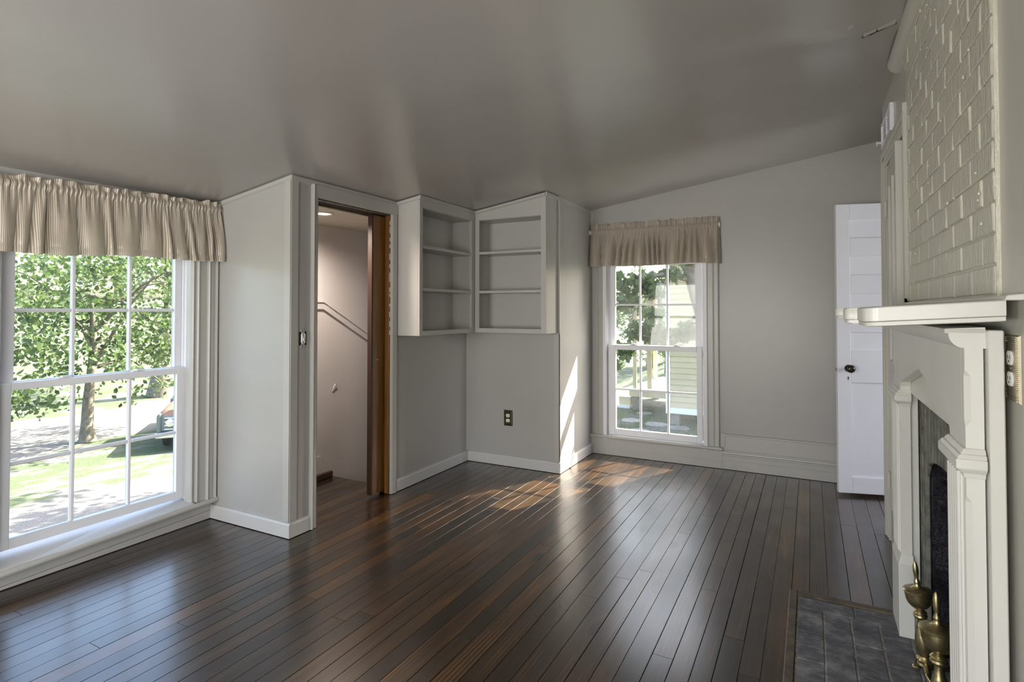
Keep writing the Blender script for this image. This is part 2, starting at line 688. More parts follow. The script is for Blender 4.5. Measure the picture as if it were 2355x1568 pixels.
XL = -3.36
wall_left = wall_y('wall_left', XL - 0.14, XL, -2.12, 5.07, -1.3, [(1.19, 2.165, 0.12, 1.75)])
wall_closet_front = wall_x('wall_closet_front', 2.29, 2.39, XL, -2.65)
mb = MB()
block(mb, -2.77, -2.65, 2.39, 2.470, 0)
block(mb, -2.77, -2.65, 2.470, 3.170, 1.99)
block(mb, -2.685, -2.65, 3.170, 4.19, 0)
block(mb, -2.77, -2.75, 3.170, 4.19, 0)
wall_closet_side = struct(mb.build('wall_closet_side', M['wall']))
wall_alcove = wall_x('wall_alcove', 4.19, 4.31, -2.77, -1.785)
wall_alcove_side = wall_y('wall_alcove_side', -1.885, -1.785, 4.31, 4.95)
wall_back = wall_x('wall_back', 4.95, 5.09, XL, 1.09, -1.3, [(-1.665, -0.765, 0.14, 1.78)])
wall_right = wall_y('wall_right', 0.40, 0.52, -2.12, 4.12, 0, [(1.88, 2.74, 0.0, 0.86), (-1.70, -0.50, 0.45, 1.95)], M['closet'])
wall_nook_front = wall_x('wall_nook_front', 4.02, 4.12, 0.52, 0.95)
wall_nook_side = wall_y('wall_nook_side', 0.95, 1.09, 4.02, 4.95, 0, [(4.13, 4.84, 0.0, 2.08)])
nd = MB()
nd.box(0.945, 1.10, 4.115, 4.13, 0, 2.095)
nd.box(0.945, 1.10, 4.84, 4.855, 0, 2.095)
nd.box(0.945, 1.10, 4.115, 4.855, 2.08, 2.095)
struct(nd.build('door_4', M['trim']))
struct(MB().box(0.96, 2.60, 3.50, 5.09, -0.06, -0.002).build('floor_next_room', M['floor']))
nr = MB()
nr.box(2.50, 2.60, 3.40, 3.90, -.05, 2.7)
nr.box(2.50, 2.60, 4.90, 5.19, -.05, 2.7)
nr.box(2.50, 2.60, 3.90, 4.90, -.05, .75)
nr.box(2.50, 2.60, 3.90, 4.90, 1.95, 2.7)
nr.box(1.09, 2.60, 5.09, 5.19, -.05, 2.7)
nr.box(0.95, 2.60, 3.40, 3.50, -.05, 2.7)
nr.box(0.95, 1.09, 3.50, 4.02, -.05, 2.7)
struct(nr.build('wall_next_room', M['wall']))
struct(MB().box(0.95, 2.60, 3.40, 5.19, 2.70, 2.78).build('ceiling_next_room', M['ceiling']))
fr = MB()
for y0_, y1_, z0_, z1_ in ((3.90, 4.90, .75, .80), (3.90, 4.90, 1.90, 1.95), (3.90, 3.95, .80, 1.90), (4.85, 4.90, .80, 1.90), (3.95, 4.85, 1.32, 1.37)):
    fr.box(2.53, 2.57, y0_, y1_, z0_, z1_)
w_ = struct(fr.build('window_6', M['white']))  # invented window, an opening for the added next-room fill lamp
for z0_, z1_ in ((.80, 1.32), (1.37, 1.90)):
    mk('pane', [(2.55, 3.95, z0_), (2.55, 4.85, z0_), (2.55, 4.85, z1_), (2.55, 3.95, z1_)], [(0, 1, 2, 3)], M['glass'], w_)
wall_rear = wall_x('wall_rear', -2.12, -2.0, XL, 0.40, 0, [(-3.0, -1.9, 0.4, 1.9), (-1.3, -0.2, 0.4, 1.9)])
# hall behind the closet wall: its far end and its own flat ceiling
wall_hall_end = struct(MB().box(XL, -2.77, 4.87, 4.95, -1.3, 1.975).build('wall_hall_end', M['hall']))
hall_ceiling = struct(MB().box(XL, -2.77, 2.39, 4.87, 1.965, 1.985).build('ceiling_hall', M['hallceil']))

# ceiling: one sloping sheet with the slight waves of old plaster
nx, ny = 70, 110
V, F = [], []
for i in range(nx + 1):
    for j in range(ny + 1):
        x = -3.52 + (1.12 + 3.52) * i / nx
        y = -2.15 + (5.12 + 2.15) * j / ny
        w = noise.noise(Vector((x * 0.9, y * 0.7, 3.1))) * 0.010 + noise.noise(Vector((x * 2.6, y * 1.7, 8.0))) * 0.0035
        # sagging plaster ridge running from the chimney towards the middle of the room
        rd = (y - 2.80) - 0.35 * (x - 0.1)
        w -= 0.012 * math.exp(-(rd / 0.10) ** 2) * max(0, min(1, (x + 0.9) / 0.9))
        edge = min(1, max(0, (x + 3.30) / 0.3))
        V.append((x, y, cz(x) + w * edge + 0.004))
for i in range(nx):
    for j in range(ny):
        a = i * (ny + 1) + j
        F.append((a, a + 1, a + ny + 2, a + ny + 1))
n0 = len(V)
V += [(-3.52, -2.15, 2.16), (1.12, -2.15, 2.86), (1.12, 5.12, 2.86), (-3.52, 5.12, 2.16)]
F.append((n0, n0 + 1, n0 + 2, n0 + 3))
ceiling = struct(mk('ceiling', V, F, M['ceiling'], smooth=60))
# peeling plaster over the chimney
cr = MB()
pts = [(0.212, 2.918), (0.228, 2.903), (0.245, 2.904), (0.262, 2.891), (0.280, 2.892), (0.305, 2.880), (0.335, 2.876)]
for k in range(len(pts) - 1):
    (xa, ya), (xb, yb) = pts[k], pts[k + 1]
    wa = (0.0, 0.002, 0.006, 0.009, 0.004, 0.002, 0.0)[k]
    wb = (0.0, 0.002, 0.006, 0.009, 0.004, 0.002, 0.0)[k + 1]
    za, zb = cz(xa) - 0.009, cz(xb) - 0.009
    cr.hexa([(xa, ya, za), (xb, yb, zb), (xb, yb + wb, zb), (xa, ya + wa, za)],
            [(xa, ya, za + .01), (xb, yb, zb + .01), (xb, yb + wb, zb + .01), (xa, ya + wa, za + .01)])
cr.build('plaster_crack', M['dark'], ceiling)
fl = MB()
for (xa, ya), (xb, yb), dz in (((0.215, 2.88), (0.262, 2.862), 0.006), ((0.268, 2.86), (0.33, 2.842), 0.007), ((0.15, 2.77), (0.168, 2.762), 0.003), ((-0.01, 2.775), (0.008, 2.768), 0.003)):
    za = cz(xa) - 0.004
    zb = cz(xb) - 0.004
    fl.hexa([(xa, ya, za), (xb, yb, zb), (xb, yb + .026, zb - dz), (xa, ya + .026, za - dz)],
            [(xa, ya, za + .003), (xb, yb, zb + .003), (xb, yb + .026, zb - dz + .003), (xa, ya + .026, za - dz + .003)])
fl.build('plaster_flake', M['ceiling'], ceiling)

# floor: sub-floor and single boards
sf = MB()
sf.box(XL, -2.77, -2.0, 3.27, -0.06, -0.022)
sf.box(-2.77, -1.885, -2.0, 4.31, -0.06, -0.022)
sf.box(-1.885, -0.10, -2.0, 4.95, -0.06, -0.022)
sf.box(-0.10, 0.40, -2.0, 4.95, -0.06, -0.022)
sf.box(0.40, 0.52, 4.12, 4.95, -0.06, -0.022)
sf.box(0.40, 0.96, 1.60, 3.0, -0.06, -0.022)
sf.box(0.52, 0.95, 4.12, 4.95, -0.06, -0.022)
floor = struct(sf.build('floor', M['dark']))
seams = [-0.091, -0.016, 0.060, 0.148, 0.234, 0.318, 0.40]
x = 0.40
while x < 0.93:
    x = min(x + R.uniform(0.078, 0.088), 0.95)
    if 0.95 - x < 0.03:
        x = 0.95
    seams.append(x)
x = -0.091
left = []
while x > XL + 0.02:
    x -= R.uniform(0.071, 0.089)
    left.append(max(x, XL))
seams = sorted(set(left + seams))
for a, b in zip(seams[:-1], seams[1:]):
    mid = (a + b) / 2
    if mid < -2.70:
        runs = [(-1.98, 3.30)]
    elif mid < -1.84:
        runs = [(-1.98, 4.19)]
    elif mid < -0.10:
        runs = [(-1.98, 4.94)]
    elif mid < 0.40:
        runs = [(-1.98, 1.60), (2.975, 4.94)]
    else:
        runs = [(4.12, 4.94)]
    for r0, r1 in runs:
        y = r0
        first = True
        while y < r1 - 0.01:
            L = R.uniform(0.9, 4.0) if first else R.uniform(2.2, 4.2)
            e = min(y + L, r1)
            if r1 - e < 0.6:
                e = r1
            g = R.choice((0.0006, 0.0010, 0.0016))
            z = R.uniform(-0.0004, 0.0002)
            MB().box(a + g, b - g, y + 0.0007, e - 0.0007, -0.022, z).build('floorboard', M['hallwood'] if (mid < -2.76 and e > 2.4) else M['floor'], floor, 0.0005)
            y = e
            first = False

# stairs going down from the hall landing
st = MB()
st.box(XL, -2.77, 3.0, 3.27, -1.0, -0.06)
for k in range(4):
    st.box(XL, -2.77, 3.27 + 0.25 * k, 3.27 + 0.25 * (k + 1) + (.8 if k == 3 else 0), -0.22 - 0.2 * (k + 1), -0.20 * (k + 1))
staircase = struct(st.build('stairs', M['hallwood']))
struct(MB().box(-2.77, -2.70, 3.20, 4.95, -1.4, -0.022).build('wall_stairwell', M['hall']))
MB().box(XL, -2.77, 3.27, 3.30, -0.20, -0.03).build('riser', M['hallwood'], staircase)

# hall trim on the left wall: sloped rail, skirt board, wooden shoe, panel battens
rail = MB()
def strip_yz(mb, pts, h, x0, x1):
    for (ya, za), (yb, zb) in zip(pts[:-1], pts[1:]):
        mb.hexa([(x0, ya, za - h), (x1, ya, za - h), (x1, yb, zb - h), (x0, yb, zb - h)],
                [(x0, ya, za), (x1, ya, za), (x1, yb, zb), (x0, yb, zb)])
strip_yz(rail, [(2.39, 1.375), (3.20, 1.368), (4.85, 0.49)], 0.058, XL, XL + 0.018)
strip_yz(rail, [(2.39, 1.383), (3.20, 1.376), (4.85, 0.498)], 0.014, XL, XL + 0.026)
struct(rail.build('trim_1', M['hall']))
sk = MB()
strip_yz(sk, [(2.39, 0.180), (3.19, 0.178), (3.53, -0.088), (4.85, -1.10)], 0.34, XL, XL + 0.010)
struct(sk.build('baseboard_hall', M['hall']))
struct(MB().box(XL + 0.010, XL + 0.045, 2.40, 3.285, 0.0, 0.048).build('trim_2', M['hallwood'], bevel=0.006))
for yy in (3.47, 3.64):
    struct(MB().box(XL, XL + 0.004, yy - 0.004, yy + 0.004, -0.3, 1.05).build('trim_3', M['hall']))
hp = MB().box(XL, XL + 0.0035, 2.39, 4.87, -1.2, 1.965)
struct(hp.build('wall_hall_lining', M['hall']))
hp2 = MB().box(-3.30, -2.772, 2.39, 2.394, 0, 1.965)
struct(hp2.build('wall_hall_near', M['hall']))

# torn paint on the hall wall
tp = MB()
tp.hexa([(XL + .004, 3.305, 0.66), (XL + .004, 3.335, 0.715), (XL + .004, 3.350, 0.70), (XL + .004, 3.315, 0.65)],
        [(XL + .006, 3.305, 0.66), (XL + .018, 3.335, 0.715), (XL + .016, 3.350, 0.70), (XL + .006, 3.315, 0.65)])
tp.build('torn_paint_flake', M['hall'], wall_left)

# crown strips where the closet walls meet the ceiling
def crown_x(name, y, x0, x1, s):
    a, b = cz(x0) - 0.004, cz(x1) - 0.004
    h = 0.026
    m_ = MB()
    m_.hexa([(x0, y, a - h), (x1, y, b - h), (x1, y + s * 0.013, b - h + .008), (x0, y + s * 0.013, a - h + .008)],
            [(x0, y, a), (x1, y, b), (x1, y + s * 0.013, b), (x0, y + s * 0.013, a)])
    return struct(m_.build(name, M['trim']))
def crown_y(name, x, y0, y1, s):
    a = cz(x) - 0.004
    m_ = MB()
    m_.prism([(x, a - .026), (x + s * .013, a - .018), (x + s * .013, a + .004), (x, a + .004)], 'y', y0, y1)
    return struct(m_.build(name, M['trim']))
crown_x('trim_4', 2.29, XL, -2.65, -1)
crown_y('trim_5', -2.65, 2.278, 3.225, 1)
crown_x('trim_6', 3.225, -2.65, -2.44, -1)
crown_y('trim_7', -2.44, 3.213, 3.965, 1)
crown_x('trim_8', 3.965, -2.44, -1.80, -1)
crown_y('trim_9', -1.797, 3.953, 4.95, 1)
# corner beads
struct(MB().box(-2.70, -2.642, 2.281, 2.29, 0.09, 2.07).build('trim_10', M['trim'], bevel=0.002))
struct(MB().box(-2.65, -2.641, 2.281, 2.335, 0.09, 2.07).build('trim_11', M['trim'], bevel=0.002))
struct(MB().prism([(-2.65, 4.19), (-2.632, 4.19), (-2.65, 4.172)], 'z', 0.09, 1.118).build('trim_12', M['trim']))
struct(MB().box(-1.83, -1.777, 4.182, 4.19, 0.09, 1.118).build('trim_13', M['trim'], bevel=0.002))
struct(MB().box(-1.785, -1.777, 4.182, 4.215, 0.09, 2.19).build('trim_14', M['trim'], bevel=0.002))
struct(MB().prism([(-1.785, 4.95), (-1.770, 4.95), (-1.785, 4.935)], 'z', 1.80, 2.21).build('trim_15', M['trim']))
# quarter round over the chimney, ending short of the closet
a = cz(0.36) - 0.004
qr = [(0.40, a - .055)] + [(0.40 - .05 * math.sin(t), a - .055 + .05 * (1 - math.cos(t))) for t in [k * PI / 12 for k in range(1, 7)]] + [(0.35, a), (0.40, a + .006)]
struct(MB().prism(qr, 'y', -1.9, 3.36).build('trim_16', M['closet'], smooth=40))

# baseboards
def base_poly(d0, s, h=0.088, t=0.016):
    return [(d0, 0.004), (d0 + s * t, 0.004), (d0 + s * t, h - .012), (d0 + s * (t - .004), h - .003), (d0 + s * .004, h), (d0, h)]
struct(MB().prism([(y_, z_) for y_, z_ in base_poly(2.29, -1)], 'x', XL + .02, -2.634).build('baseboard_closet_front', M['base']))
struct(MB().prism(base_poly(-2.65, 1), 'y', 2.2905, 2.43).build('baseboard_closet_side', M['base']))
struct(MB().prism(base_poly(-2.65, 1), 'y', 3.222, 4.19).build('baseboard_alcove_left', M['base']))
struct(MB().prism(base_poly(4.19, -1), 'x', -2.634, -1.769).build('baseboard_alcove', M['base']))
struct(MB().prism(base_poly(-1.785, 1), 'y', 4.1905, 4.91).build('baseboard_alcove_side', M['base']))
struct(MB().box(0.384, 0.40, 3.10, 3.12, 0.003, 0.18).build('baseboard_right', M['closet']))
# back wall: tall base with a moulded cap and a flat dado board
bb = MB()
prof = [(4.95, 0.003), (4.930, 0.003), (4.930, 0.072), (4.934, 0.076), (4.934, 0.112), (4.926, 0.116), (4.926, 0.124), (4.930, 0.128), (4.924, 0.134), (4.926, 0.142), (4.934, 0.146), (4.934, 0.156), (4.941, 0.160), (4.941, 0.270), (4.936, 0.274), (4.936, 0.286), (4.95, 0.290)]
bb.prism(prof, 'x', -0.655, 0.95)
struct(bb.build('baseboard_back', M['trim']))
bb = MB()
bb.prism([(4.95, 0.003), (4.926, 0.003), (4.926, 0.062), (4.929, 0.066), (4.929, 0.15), (4.95, 0.15)], 'x', -1.785, -0.655)
struct(bb.build('baseboard_window', M['trim']))
struct(MB().box(-0.668, -0.630, 4.938, 4.95, 0.176, 0.292).build('trim_17', M['trim'], bevel=0.002))
# left wall base under the window, dropping slightly towards the camera like the old floor
def tilt(y):
    return 0.033 * (y - 2.287)
ap = MB()
for y0, y1 in ((-1.98, 0.9), (0.9, 2.283)):
    ta, tb = max(tilt(y0), tilt(0.9)), tilt(y1)
    for x1, za, zb in ((-3.338, 0.003, 0.052), (-3.342, 0.053, 0.104)):
        lo_a, lo_b = (0, 0) if za < .01 else (ta, tb)
        ap.hexa([(XL, y0, za + lo_a), (x1, y0, za + lo_a), (x1, y1, za + lo_b), (XL, y1, za + lo_b)],
                [(XL, y0, zb + ta), (x1, y0, zb + ta), (x1, y1, zb + tb), (XL, y1, zb + tb)])
struct(ap.build('baseboard_left', M['trim'], bevel=0.0015))


# ------------------------------------------------------------------ windows
CAS = [(0, 0), (0, .030), (.006, .040), (.012, .044), (.018, .038), (.030, .036), (.034, .046), (.040, .050), (.048, .048), (.053, .042),
       (.098, .042), (.101, .052), (.106, .056), (.112, .053), (.116, .046), (.132, .048), (.148, .046), (.151, .056), (.158, .058), (.160, .054), (.160, 0)]


def window(name, T, g, casw=1.0, casd=1.0, sill_tilt=0.0, label=''):
    """T(u, w, z): u along the wall, w outwards, z up; g: measured dims"""
    root = MB(T)
    # box frame (jambs, head, sub-sill) is the window itself
    ja, jb = g['ja'], g['jb']
    z0, z1 = g['z0'], g['z1']
    root.box(ja - .03, ja, -0.03, 0.135, z0 - .03, z1 + .03)
    root.box(jb, jb + .03, -0.03, 0.135, z0 - .03, z1 + .03)
    root.box(ja, jb, -0.03, 0.135, z1, z1 + .03)
    for u in (ja, jb - .012):            # parting stops
        root.box(u, u + .012, 0.043, 0.052, z0, z1)
    win = struct(root.build(name, M['white'], bevel=0.0015), label)
    # sloping sill and its rounded nose
    s = MB(T)
    su0, su1 = g['su0'], g['su1']
    sz = g['sz']
    t0 = sill_tilt * (su0 - su1)
    nose = [(-.02, 0), (g['sn'] + .004, 0), (g['sn'], .006), (g['sn'] - .003, .014), (g['sn'], .022), (g['sn'] + .006, .028), (-.02, .028)]
    n = len(nose)
    ring0 = [(su0, w, sz - .028 + z + t0) for w, z in nose]
    ring1 = [(su1, w, sz - .028 + z) for w, z in nose]
    s.loft([ring0, ring1])
    s.build('sill_nose', M['trim'], win, smooth=50)
    s = MB(T)
    s.hexa([(ja, g['sn'] + .008, sz - .02 + t0), (ja, 0.13, z0 - .05 + t0), (jb, 0.13, z0 - .05), (jb, g['sn'] + .008, sz - .02)],
           [(ja, g['sn'] + .008, sz + .004 + t0), (ja, 0.13, z0 + .006), (jb, 0.13, z0 + .006), (jb, g['sn'] + .008, sz + .004)])
    s.build('sill', M['base'], win)
    # casings
    cd = g['cw']
    for side, u in ((-1, g['ca']), (1, g['cb'])):
        poly = [(u + side * a * casw, -b * casd) for a, b in CAS]
        m_ = MB(T)
        m_.prism([(p[0], p[1]) for p in poly], 'z', sz + (t0 if side < 0 else 0) - .001, g['ct'])
        m_.build('casing', M['trim'], win)
    hc = MB(T)
    hc.box(g['ca'] - .16 * casw, g['cb'] + .16 * casw, cd, 0.0, g['ct'], g['ct'] + .14)
    hc.build('head_casing', M['trim'], win, bevel=0.004)

    def sash(nm, gu0, gu1, gz0, gz1, w0, fr_l, fr_r, fr_b, fr_t, mus, muz, mw):
        fr = MB(T)
        w1 = w0 + 0.034
        fr.box(gu0 - fr_l, gu0, w0, w1, gz0 - fr_b, gz1 + fr_t)
        fr.box(gu1, gu1 + fr_r, w0, w1, gz0 - fr_b, gz1 + fr_t)
        fr.box(gu0, gu1, w0, w1, gz0 - fr_b, gz0)
        fr.box(gu0, gu1, w0, w1, gz1, gz1 + fr_t)
        so = fr.build(nm, M['white'], win, bevel=0.003, seg=2)
        edges = [gu0] + mus + [gu1]
        zed = [gz0, muz, gz1]
        for u in mus:
            MB(T).box(u - mw / 2, u + mw / 2, w0 + .006, w1 - .004, gz0, gz1).build('muntin', M['white'], so, bevel=0.004)
        for a_, b_ in zip(edges[:-1], edges[1:]):
            MB(T).box(a_ + (mw / 2 if a_ != gu0 else 0), b_ - (mw / 2 if b_ != gu1 else 0), w0 + .006, w1 - .004, muz - mw / 2, muz + mw / 2).build('muntin', M['white'], so, bevel=0.004)
            for c_, d_ in zip(zed[:-1], zed[1:]):
                V_ = [T(a_, w0 + .018, c_), T(b_, w0 + .018, c_), T(b_, w0 + .018, d_), T(a_, w0 + .018, d_)]
                mk('pane', V_, [(0, 1, 2, 3)], M['glass'], so)
        return so
    lo = sash('lower_sash', *g['lo'][:4], 0.012, *g['lo'][4:8], g['lom'], g['loz'], g['mw'])
    up = sash('upper_sash', *g['up'][:4], 0.056, *g['up'][4:8], g['upm'], g['upz'], g['mw'])
    # sash locks on the meeting rail
    for u in g['locks']:
        lk = MB(T)
        lk.box(u - .035, u + .035, 0.014, 0.040, g['lo'][3] + g['lo'][7], g['lo'][3] + g['lo'][7] + .006)
        lk.box(u - .02, u + .015, 0.006, 0.030, g['lo'][3] + g['lo'][7] + .004, g['lo'][3] + g['lo'][7] + .014)
        lk.build('sash_lock', M['white'], lo, bevel=0.003)
    return win


T1 = lambda u, w, z: (XL - w, u, z)
T2 = lambda u, w, z: (u, 4.95 + w, z)
window('window_1', T1, dict(ja=1.218, jb=2.136, z0=0.166, z1=1.735, su0=0.985, su1=2.287, sz=0.140, sn=-.080, cw=-.060, ca=1.213, cb=2.120, ct=1.74,
                            lo=(1.279, 2.075, 0.218, 0.921, .058, .056, .048, .036), up=(1.302, 2.083, 0.960, 1.675, .08, .052, .038, .05),
                            lom=[1.539, 1.814], loz=0.570, upm=[1.553, 1.832], upz=1.304, mw=.018, locks=[1.50, 1.86]), 1.0, 1.25, 0.033,
       'double-hung white window of the left wall, six panes over six')
window('window_2', T2, dict(ja=-1.638, jb=-0.795, z0=0.172, z1=1.765, su0=-1.785, su1=-0.649, sz=0.178, sn=-.046, cw=-.020, ca=-1.632, cb=-0.801, ct=1.77,
                            lo=(-1.562, -0.856, 0.236, 0.946, .072, .044, .056, .044), up=(-1.578, -0.872, 0.990, 1.70, .062, .055, .044, .05),
                            lom=[-1.339, -1.097], loz=0.592, upm=[-1.352, -1.110], upz=1.350, mw=.017, locks=[-1.40, -1.02]), 0.80, 0.45, 0.0,
       'double-hung white window of the back wall, six panes over six')
# invented plain windows behind the camera, openings for the added rear fill lamps
for k, (xa, xb) in enumerate(((-3.0, -1.9), (-1.3, -0.2))):
    fr = MB()
    for x0_, x1_, z0_, z1_ in ((xa, xb, .4, .45), (xa, xb, 1.85, 1.9), (xa, xa + .05, .45, 1.85), (xb - .05, xb, .45, 1.85), (xa + .05, xb - .05, 1.12, 1.17)):
        fr.box(x0_, x1_, -2.08, -2.04, z0_, z1_)
    w_ = struct(fr.build('window_%d' % (3 + k), M['white']))
    for z0_, z1_ in ((.45, 1.12), (1.17, 1.85)):
        mk('pane', [(xa + .05, -2.06, z0_), (xb - .05, -2.06, z0_), (xb - .05, -2.06, z1_), (xa + .05, -2.06, z1_)], [(0, 1, 2, 3)], M['glass'], w_)


fr = MB()
for y0_, y1_, z0_, z1_ in ((-1.70, -.50, .45, .50), (-1.70, -.50, 1.90, 1.95), (-1.70, -1.65, .50, 1.90), (-.55, -.50, .50, 1.90), (-1.65, -.55, 1.17, 1.22)):
    fr.box(.44, .48, y0_, y1_, z0_, z1_)
w_ = struct(fr.build('window_5', M['white']))  # invented window behind the camera, an opening for the added side fill lamp
for z0_, z1_ in ((.50, 1.17), (1.22, 1.90)):
    mk('pane', [(.46, -1.65, z0_), (.46, -.55, z0_), (.46, -.55, z1_), (.46, -1.65, z1_)], [(0, 1, 2, 3)], M['glass'], w_)

# ------------------------------------------------------------------ doors
# pocket doorway of the closet
dr = MB()
dr.box(-2.756, -2.652, 2.470, 2.484, 0.0, 1.99)
dr.box(-2.69, -2.652, 2.484, 3.160, 1.978, 1.99)
dr.box(-2.77, -2.745, 2.484, 3.160, 1.965, 1.99)
door_1 = struct(dr.build('door_1', M['oldwood']), 'pocket doorway of the closet with its amber sliding door')
c_ = MB()
c_.prism([(-2.65, 2.431), (-2.625, 2.431), (-2.621, 2.436), (-2.625, 2.441), (-2.6325, 2.443), (-2.65, 2.443)], 'z', 0.003, 2.062)
c_.prism([(-2.65, 2.4435), (-2.632, 2.4435), (-2.632, 2.466), (-2.636, 2.476), (-2.642, 2.482), (-2.650, 2.484)], 'z', 0.003, 1.9845)
c_.build('casing', M['trim'], door_1, smooth=30)
c_ = MB()
c_.prism([(-2.65, 3.160), (-2.636, 3.160), (-2.630, 3.168), (-2.630, 3.212), (-2.638, 3.222), (-2.65, 3.222)], 'z', 0.003, 1.985)
c_.build('casing', M['trim'], door_1, smooth=30)
MB().box(-2.65, -2.632, 2.443, 3.222, 1.985, 2.066).build('head_casing', M['trim'], door_1, bevel=0.003)
MB().box(-2.690, -2.652, 3.150, 3.170, 0.004, 1.978).build('jamb_strip', M['doorwood'], door_1, bevel=0.002)
MB().box(-2.745, -2.69, 2.50, 3.16, 1.976, 1.99).build('track', M['dark'], door_1)
ch = MB()
for k in range(14):
    z = 1.96 - k * 0.06 - R.uniform(0, .03)
    ch.box(-2.652, -2.648, 3.153, 3.162 + R.uniform(0, .004), z - R.uniform(.02, .05), z)
ch.build('chipped_paint', M['base'], door_1)
leaf = MB().box(-2.738, -2.702, 3.040, 3.82, 0.022, 1.972).build('sliding_leaf', M['doorwood'], door_1, bevel=0.002)
MB().box(-2.7385, -2.7015, 3.026, 3.040, 0.022, 1.972).build('edge_strip', M['doorwooddark'], leaf)
MB().lathe([(0.0, .0), (.006, .0), (.006, .003), (.003, .006), (0.0, .006)], (-2.702, 3.085, 0.955), 12, 'x').build('pull_pin', M['brassplate'], leaf)

# white panelled door standing open in front of the back wall
ang = rad(15.5)
door_2 = bpy.data.objects.new('door_2', None)
COL.objects.link(door_2)
door_2.location = (0.163, 4.612, 0.022)
door_2.rotation_euler = (0, 0, ang)
struct(door_2, 'open white five-panel door by the back wall')
DW, DH, DT = 0.76, 2.03, 0.036
rails = [(0, 0.112), (0.772, 1.000), (1.125, 1.262), (1.395, 1.530), (1.660, 1.790), (1.918, DH)]
sw = 0.088
sl = MB()
sl.box(0, sw, 0, DT, 0, DH)
sl.box(DW - sw, DW, 0, DT, 0, DH)
for a, b in rails:
    sl.box(sw, DW - sw, 0, DT, a, b)
sl.build('door_frame', M['whitedoor'], door_2, bevel=0.003, seg=2, local=True)
for (a0, a1), (b0, b1) in zip(rails[:-1], rails[1:]):
    MB().box(sw - .005, DW - sw + .005, 0.013, DT - .013, a1 - .005, b0 + .005).build('door_panel', M['whitedoor'], door_2, bevel=0.002, local=True)
kb = MB().lathe([(0, -.062), (.014, -.061), (.024, -.055), (.028, -.046), (.026, -.036), (.016, -.030), (.009, -.026), (.009, -.004), (.024, -.003), (.026, .0), (0, .0)], (0.072, 0, 0.872), 24, 'y')
kb.build('knob', M['knob'], door_2, smooth=50, local=True)
kh = MB().lathe([(0, -.001), (.0052, -.001), (.0052, .001), (0, .001)], (0.069, 0, 0.808), 12, 'y')
kh.box(.0665, .0715, -.001, .001, .790, .806)
kh.build('keyhole', M['dark'], door_2, local=True)
MB().box(-.006, 0, .010, .026, .852, .872).build('latch_bolt', M['steel'], door_2, local=True, bevel=0.002)
for z in (.25, 1.02, 1.80):
    MB().lathe([(0, z - .045), (.007, z - .045), (.007, z + .045), (0, z + .045)], (DW + .004, -.004, 0), 10).build('hinge', M['hinge'], door_2, local=True)

# closet door in the right wall, ajar, with its moulded casing
cs = MB()
prof_c = [(0, 0), (.0, .014), (.012, .020), (.020, .014), (.034, .014), (.040, .022), (.062, .022), (.070, .028), (.086, .030), (.095, .026), (.095, 0)]
def cas_y(mb, yin, side, z0, z1, sc=1.0):
    mb.prism([(0.40 - d, yin + side * a * sc) for a, d in prof_c], 'z', z0, z1)
door_3 = struct(MB().box(0.40, 0.408, 3.10, 3.84, 0.0, 2.13).build('door_3', M['closet']), 'narrow closet door in the right wall, standing ajar')
m_ = MB(); cas_y(m_, 3.845, 1, 0.003, 2.215, 1.25); m_.build('casing', M['closet'], door_3)
m_ = MB(); cas_y(m_, 3.095, -1, 1.358, 2.235, 0.55); m_.build('casing', M['closet'], door_3)
m_ = MB(); m_.prism([(0.40 - d, 2.125 + a) for a, d in prof_c], 'y', 3.04, 3.965); m_.build('head_casing', M['closet'], door_3)
lf = bpy.data.objects.new('door_leaf', None)
COL.objects.link(lf)
lf.parent = door_3
lf.location = (0.386, 3.80, 0.014)
lf.rotation_euler = (0, 0, rad(-3.1))
# local: door runs towards -y, front face at x = 0, thickness towards +x
lw, lh, lt = 0.685, 2.072, 0.030
fr = MB()
for a, b in ((0, .085), (.30, .385), (lw - .085, lw)):
    fr.box(0, lt, -b, -a, 0, lh)
for a, b in ((0, .20), (.86, 1.02), (lh - .10, lh)):
    for c, d in ((.085, .30), (.385, lw - .085)):
        fr.box(0, lt, -d, -c, a, b)
for c, d in ((.085, .30), (.385, lw - .085)):
    for a, b in ((.20, .86), (1.02, lh - .10)):
        fr.box(.012, lt - .01, -d, -c, a, b)
fr.build('leaf_frame', M['closet'], lf, local=True, bevel=0.002)
MB().lathe([(0, -.002), (.006, -.002), (.006, .001), (0, .001)], (lt * .45, -lw, lh - .03), 10, 'y').build('nail', M['hinge'], lf, local=True)
for z in (0.34, 1.86):
    hg = MB().lathe([(0, z - .05), (.004, z - .046), (.007, z - .04), (.007, z + .04), (.004, z + .046), (0, z + .05)], (-.006, .006, 0), 10)
    hg.build('hinge', M['hinge'], lf, local=True)


# ------------------------------------------------------------------ corner shelf units
def shelf_unit(name, label, T, u0, u1, depth, top, oz0, oz1, ou0, ou1, shelves, bottom, u_pl=0):
    """u along the front, d from the front back to the wall, z up"""
    c = T((u0 + u1) / 2, depth / 2, bottom)
    t = thing(name, label, 'shelf', c, 'built-in corner shelf units')
    f = MB(T)                                     # face frame
    f.box(u0, ou0, 0, .018, bottom, top)
    f.box(ou1, u1, 0, .018, bottom, top)
    f.box(ou0, ou1, 0, .018, bottom, oz0)
    f.box(ou0, ou1, 0, .018, oz1, top)
    f.build('face_frame', M['trim'], t, bevel=0.0012)
    return t


